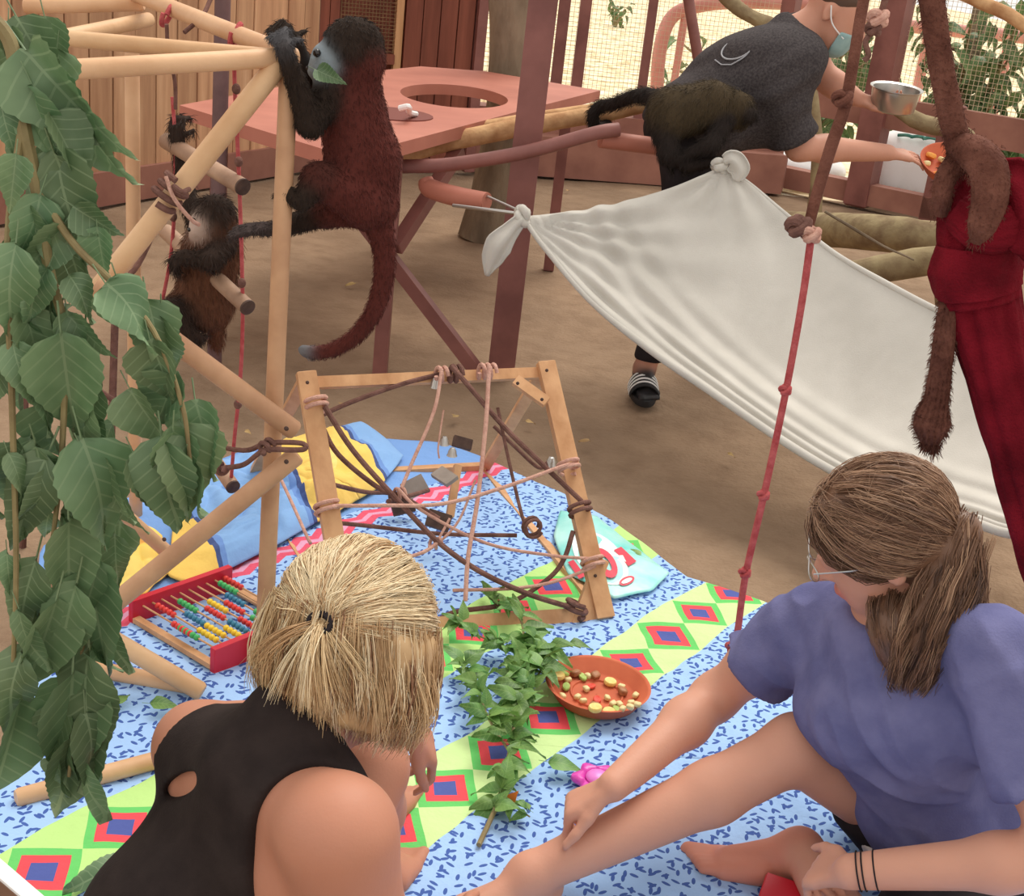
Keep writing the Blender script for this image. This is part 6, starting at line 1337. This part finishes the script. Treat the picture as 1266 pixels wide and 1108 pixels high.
# hand-placed big leaves: base px, tip px, Y, scale is from the distance
def leaf_px(bx, by, tx, ty, Yb, Yt, par, meshes, Lm=.105, roll=0.0, facing=None):
    a = P(bx, by, Yb); b_ = P(tx, ty, Yt); L = np.linalg.norm(b_-a); to = nrm(CAM-a); up = to if facing is None else facing; up = rotv(up, b_-a, roll); put_leaf(meshes, a, b_-a, up, par, L/Lm)
HL = [(75, 410, 90, 560, 1.44, 1.43, .1), (20, 190, 12, 262, 1.42, 1.40, .0), (30, 60, 118, 195, 1.5, 1.44, .6), (20, 20, 75, 120, 1.53, 1.52, .1), (45, 100, 140, 230, 1.5, 1.46, .5), (60, 140, 125, 225, 1.47, 1.46, -.6), (55, 20, 75, 105, 1.56, 1.56, .2), (70, 180, 100, 330, 1.48, 1.46, .4), (90, 255, 150, 300, 1.46, 1.47, .3), (130, 350, 195, 440, 1.43, 1.41, -.5), (185, 420, 205, 520, 1.42, 1.42, .5), (225, 520, 245, 655, 1.43, 1.43, -.4), (200, 540, 215, 668, 1.42, 1.42, .3), (160, 480, 200, 570, 1.44, 1.43, .6), (165, 560, 205, 640, 1.43, 1.42, -.2), (105, 560, 155, 660, 1.45, 1.44, .5), (100, 540, 145, 690, 1.45, 1.45, -.3), (60, 560, 5, 690, 1.44, 1.43, .2), (70, 580, 20, 660, 1.44, 1.42, -.5), (45, 690, 15, 800, 1.44, 1.43, .2), (85, 640, 95, 780, 1.43, 1.43, -.2), (105, 700, 125, 860, 1.46, 1.46, .3), (95, 720, 65, 850, 1.44, 1.44, .2), (70, 740, 40, 880, 1.43, 1.42, -.4), (110, 800, 115, 960, 1.46, 1.45, .4), (90, 830, 85, 1000, 1.44, 1.43, -.2), (75, 870, 45, 960, 1.44, 1.43, .3), (100, 900, 75, 1035, 1.45, 1.44, -.3), (30, 800, 5, 910, 1.42, 1.42, .3), (25, 860, 12, 1015, 1.42, 1.42, -.6), (105, 880, 118, 990, 1.44, 1.44, -.7), (20, 300, 5, 420, 1.43, 1.42, .3), (30, 380, 60, 470, 1.45, 1.44, -.2), (60, 330, 30, 400, 1.45, 1.43, .3), (85, 390, 130, 450, 1.46, 1.45, .5), (50, 240, 20, 340, 1.46, 1.44, -.4), (85, 340, 115, 400, 1.45, 1.44, -.3), (135, 350, 175, 380, 1.45, 1.43, -.5), (215, 460, 175, 540, 1.43, 1.44, .4), (15, 420, 40, 500, 1.44, 1.43, .2), (10, 560, 35, 620, 1.43, 1.42, -.4), (110, 610, 90, 720, 1.47, 1.47, .2), (120, 690, 95, 800, 1.47, 1.46, -.4), (10, 30, 5, 110, 1.52, 1.5, .3), (0, 120, 15, 190, 1.48, 1.46, .2), (70, 60, 60, 150, 1.56, 1.55, -.4), (120, 280, 125, 350, 1.47, 1.46, .3), (45, 470, 70, 540, 1.46, 1.45, -.7)]
for (bx, by, tx, ty, Yb, Yt_, rl) in HL: leaf_px(bx, by, tx, ty, Yb, Yt_, lbr, LONG if (by > 545 and bx < 130) else BIG, .12 if (by > 545 and bx < 130) else .105, rl)
for S_, n_, sp in ((S1, 16, .03), (S2, 8, .02), (S4, 26, .03), (S5, 16, .03), (S3, 4, .03)):
    for k in range(n_):
        q = S_[lrng.randint(4, 59)]+V(lrng.uniform(-sp, sp), lrng.uniform(-.01, .06), lrng.uniform(-.02, .02)); d = nrm(V(lrng.uniform(-.45, .45), lrng.uniform(-.4, .4), lrng.uniform(-1.4, -.8))); up = nrm(V(lrng.uniform(-.9, .9), -1, lrng.uniform(-.3, .6))); put_leaf(LONG if S_ is not S2 else BIG, q, d, up, lbr, lrng.uniform(.55, 1.05))
# sprig lying on the blanket
SPR = [leaf_mesh('leaf', .06, .016, .03, c_, MAT['leaf_sprig'], 7, f_, d_) for c_, f_, d_ in ((.4, .3, .25), (-.5, .2, .4), (.8, .4, .1))]
sg = thing('leaf_sprig', 'green leafy sprig lying on the blanket between dish and blonde person', 'sprig', G(640, 900))
gz = lambda x, y, z: G(x, y, z)
T1 = stem([gz(592, 1045, .02), gz(618, 985, .03), gz(630, 930, .05), gz(640, 870, .06), gz(648, 800, .06), gz(640, 760, .05), gz(605, 740, .04)], [.005, .0045, .004, .003, .002], sg)
T2 = stem([gz(630, 930, .05), gz(605, 890, .06), gz(588, 850, .05), gz(570, 820, .04)], [.003, .002], sg); T3 = stem([gz(640, 870, .06), gz(668, 830, .07), gz(680, 800, .06)], [.003, .002], sg)
T4 = stem([gz(618, 985, .03), gz(640, 1000, .03), gz(655, 1010, .03)], [.002, .0015], sg); T5 = stem([gz(645, 810, .06), gz(600, 790, .05), gz(560, 770, .04)], [.0025, .0015], sg)
for T_, n_, sc in ((T1, 84, 1.1), (T2, 30, 1.0), (T3, 34, 1.1), (T5, 26, .8), (T4, 5, .7)):
    for k in range(n_):
        q = T_[lrng.randint(6, 59)]+V(0, 0, lrng.uniform(0, .02)); d = nrm(V(lrng.uniform(-1, 1), lrng.uniform(-1, .6), lrng.uniform(-.15, .6))); up = nrm(V(lrng.uniform(-.4, .4), lrng.uniform(-.5, .1), 1)); put_leaf(SPR, q, d, up, sg, sc*lrng.uniform(.6, 1.15))
MAT['orange_petal'] = mat('orange_petal', srgb(232, 130, 50)); o = leaf_mesh('petal', .03, .010, .0, .3, MAT['orange_petal'], 5); inst('petal', o, frame(G(628, 990, .04), (.3, -.2, .5), (0, -1, .3)), sg)
# loose fallen leaves
LOOSE = [('large dark leaf lying on the green stripe beside the black top', 128, 1082, .105, (-.5, -.3), .8, BIG), ('narrow green leaf lying below the magenta mould', 700, 945, .07, (1, -.1), .9, SPR), ('small green leaf lying behind the terracotta dish', 718, 796, .05, (1, -.1), .5, SPR), ('green leaf pressed under the lower dowel of the climbing frame', 205, 870, .06, (1, .1), .8, SPR), ('small green leaf standing by the corner of the turquoise packet', 783, 682, .05, (-.3, .2), .6, SPR), ('tiny green leaf lying beside the reaching arm', 836, 868, .03, (.2, 1), .5, SPR), ('broad pale leaf tucked beside the rim of the terracotta dish', 672, 818, .07, (1, .2), 1.2, SPR), ('green leaf on the dashed cloth near the abacus', 150, 862, .05, (.3, 1), .6, SPR)]
for lab, x, y, L, d, s_, ms_ in LOOSE:
    q = G(x, y, .035); me = ms_[0]; Lm = .105 if ms_ is BIG else .06; d3 = nrm(V(d[0], d[1], .05)); o = inst('fallen_leaf', me, frame(q-d3*L*.5, d3, (0, -.15, 1)) @ Matrix.Scale(L/Lm*1.1, 4), None, label=lab, cat='leaf')
# sand litter: small dry leaf scraps
MAT['dry'] = mat('dry_leaf', srgb(150, 120, 80), srgb(196, 164, 112), 9, rough=.8, vary=.5); DRY = leaf_mesh('dry_leaf', .05, .014, .02, .6, MAT['dry'], 5)
for x, y in ((303, 532), (560, 515), (650, 520), (440, 350), (690, 275), (760, 330), (730, 545), (420, 500), (900, 560), (640, 420), (540, 395), (150, 360), (700, 235), (930, 285)):
    q = G(x, y, .008); inst('dry_leaf', DRY, frame(q, (lrng.uniform(-1, 1), lrng.uniform(-1, 1), 0), (0, -.2, 1)) @ Matrix.Scale(lrng.uniform(.5, 1.0), 4), None, label='small dry leaf scrap lying on the open sand', cat='leaf', group='dry leaf scraps on the sand')
# mouthful leaf and stalk of the big monkey
o = inst('chewed_leaf', BIG[1], frame(P(390, 86, 2.635), P(424, 100, 2.615)-P(390, 86, 2.635), (0, -1, .3)) @ Matrix.Scale(.58, 4), None, label='dark green leaf in the mouth of the large red-brown monkey', cat='leaf')
m = MB(); m.tube([p_(372, 100, -.05), p_(388, 122, -.06)], .005, 8); ob('food_stick', m, MAT['dowel'], None, 'short pale stick held against the chest of the large monkey', 'stick')

# ================================================================ OUTSIDE PLANTING AND SACKS
FAR = [leaf_mesh('leaf', .15, .030, 0, c_, MAT['leaf_far'], 5, .25, d_) for c_, d_ in ((.4, .3), (-.5, .5), (.2, .8))]
def shrub(label, base, tips, nleaf, seed):
    sh_ = thing('shrub', label, 'shrub', base); r_ = random.Random(seed); br = []
    for tpx in tips: br.append(stem([base, base*.5+tpx*.5+V(r_.uniform(-.1, .1), 0, .15), tpx], [.035, .02, .008], sh_, 'stem', 'branch'))
    for k in range(nleaf):
        B_ = br[k % len(br)]; q = B_[r_.randint(22, 59)]+V(r_.uniform(-.16, .16), r_.uniform(-.14, .14), r_.uniform(-.16, .16)); d = nrm(V(r_.uniform(-.8, .8), r_.uniform(-.6, .6), r_.uniform(-1.2, .1))); inst('leaf', FAR[k % 3], frame(q, d, V(r_.uniform(-.5, .5), -.7, .7)) @ Matrix.Scale(r_.uniform(.8, 1.5), 4), sh_)
shrub('bushy green shrub behind the thick fence post', V(1.75, 10.4, 0), [P(1015, 95, 10.2), P(960, 120, 10.3), P(1105, 60, 10.2), P(1100, 125, 10.1), P(1045, 60, 10.5), P(1120, 10, 10.3), P(1000, 60, 10.3)], 270, 3)
shrub('drooping leafy tree branches to the right of the thick hanging rope', V(3.0, 9.75, 0), [P(1200, 30, 9.4), P(1250, 70, 9.3), P(1225, 130, 9.3), P(1262, 170, 9.2), P(1180, 90, 9.5), P(1265, 15, 9.3), P(1290, 110, 9.2), P(1150, 40, 9.4), P(1240, 190, 9.2)], 295, 4)
shrub('young green plant outside beside the pink hoop', V(1.5, 12.4, 0), [P(830, 85, 12.2), P(845, 55, 12.3), P(818, 110, 12.2)], 40, 5)
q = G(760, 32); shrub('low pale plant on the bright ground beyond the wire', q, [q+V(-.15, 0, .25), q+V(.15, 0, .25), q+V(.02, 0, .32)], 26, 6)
tr2 = thing('sapling', 'slender brown sapling trunk between the shrub leaves outside', 'tree', V(2.45, 9.75, 0)); m = MB(); a0 = P(1185, 130, 9.7); m.tube(crom([V(a0[0]-.03, 9.7, 0), a0, P(1205, 50, 9.7), P(1220, -30, 9.7)], 6), [.075, .07, .06, .05], 12); ob('trunk', m, MAT['bark'], tr2)
MAT['sack'] = mat('white_woven_sack', srgb(246, 246, 244), srgb(255, 255, 255), 6, rough=.7, bump=.3, bscale=9); MAT['sackprint'] = mat('green_sack_print', srgb(110, 176, 160), srgb(70, 140, 130), 12)
def sack(label, c, rx, ry, h, seed):
    s_ = thing('sack', label, 'sack', c); m = MB(); m.ell(c+V(0, 0, h*.5), (rx, ry, h*.55), 36, 22); vv = []
    for v_ in m.v:
        v_ = np.array(v_); o = v_-c; o[0] = np.sign(o[0])*abs(o[0]/rx)**.75*rx; o[1] = np.sign(o[1])*abs(o[1]/ry)**.8*ry; o[2] = max(.002, o[2]); o *= 1+.07*noise.noise(Vector(o*5+seed)); vv.append(tuple(c+o))
    m.v = vv; ob('sack_body', m, MAT['sack'], s_, sharp=0)
    m = MB(); zc = c+V(0, -ry*.55, h*.98)
    for k in range(3): m.tube(crom([zc+V(-.12+.08*k, -.02*k, .02), zc+V(-.07+.08*k, -.03, .03), zc+V(-.02+.09*k, -.01, .02)], 4), .012, 6)
    ob('printed_mark', m, MAT['sackprint'], s_)
sack('plump bright white sack slumped against the fence bay', on_bay(1110, 262)*[1, 1, 0]+V(.10, .46, 0), .30, .24, .46, 1)
sack('flat white and green sack lying beyond the lower rail', on_bay(1005, 240)*[1, 1, 0]+V(.0, .46, 0), .30, .24, .22, 2)
# ---- corner of a framed window pane in the near foreground
m = MB(); m.bar(P(-40, 1035, .80), P(85, 1150, .80), .05, .02, (0, -1, .3)); fr_ = thing('window_2', None, None, P(20, 1100, .8), kind='structure')
n0 = V(.6, 0, .8); MAT['framebrown'] = mat('brown_frame', srgb(112, 82, 64), srgb(128, 96, 76), 8)
a0, a1 = P(-50, 1068, .80), P(80, 1178, .80); m = MB(); m.bar(a0, a1, .034, .02, (0, -1, .2)); ob('frame_bar', m, MAT['framebrown'], fr_)
up_ = nrm(np.cross(a1-a0, V(0, 1, -.2))); up_ = up_ if up_[2] > 0 else -up_
m = MB(); m.bar(a0+up_*.0175, a1+up_*.0175, .0025, .018, (0, -1, .2)); ob('bead_strip', m, MAT['white_plastic'], fr_)  # narrow white strip along the frame's upper edge
# red corner of a toy under the nearer hand
m = MB(); q = G(955, 1103, .03); m.bar(q+V(-.02, 0, 0), q+V(.12, -.05, 0), .07, .03); ob('red_block', m, MAT['abacus_red'], None, 'red plastic block half hidden under the braceleted hand', 'toy')
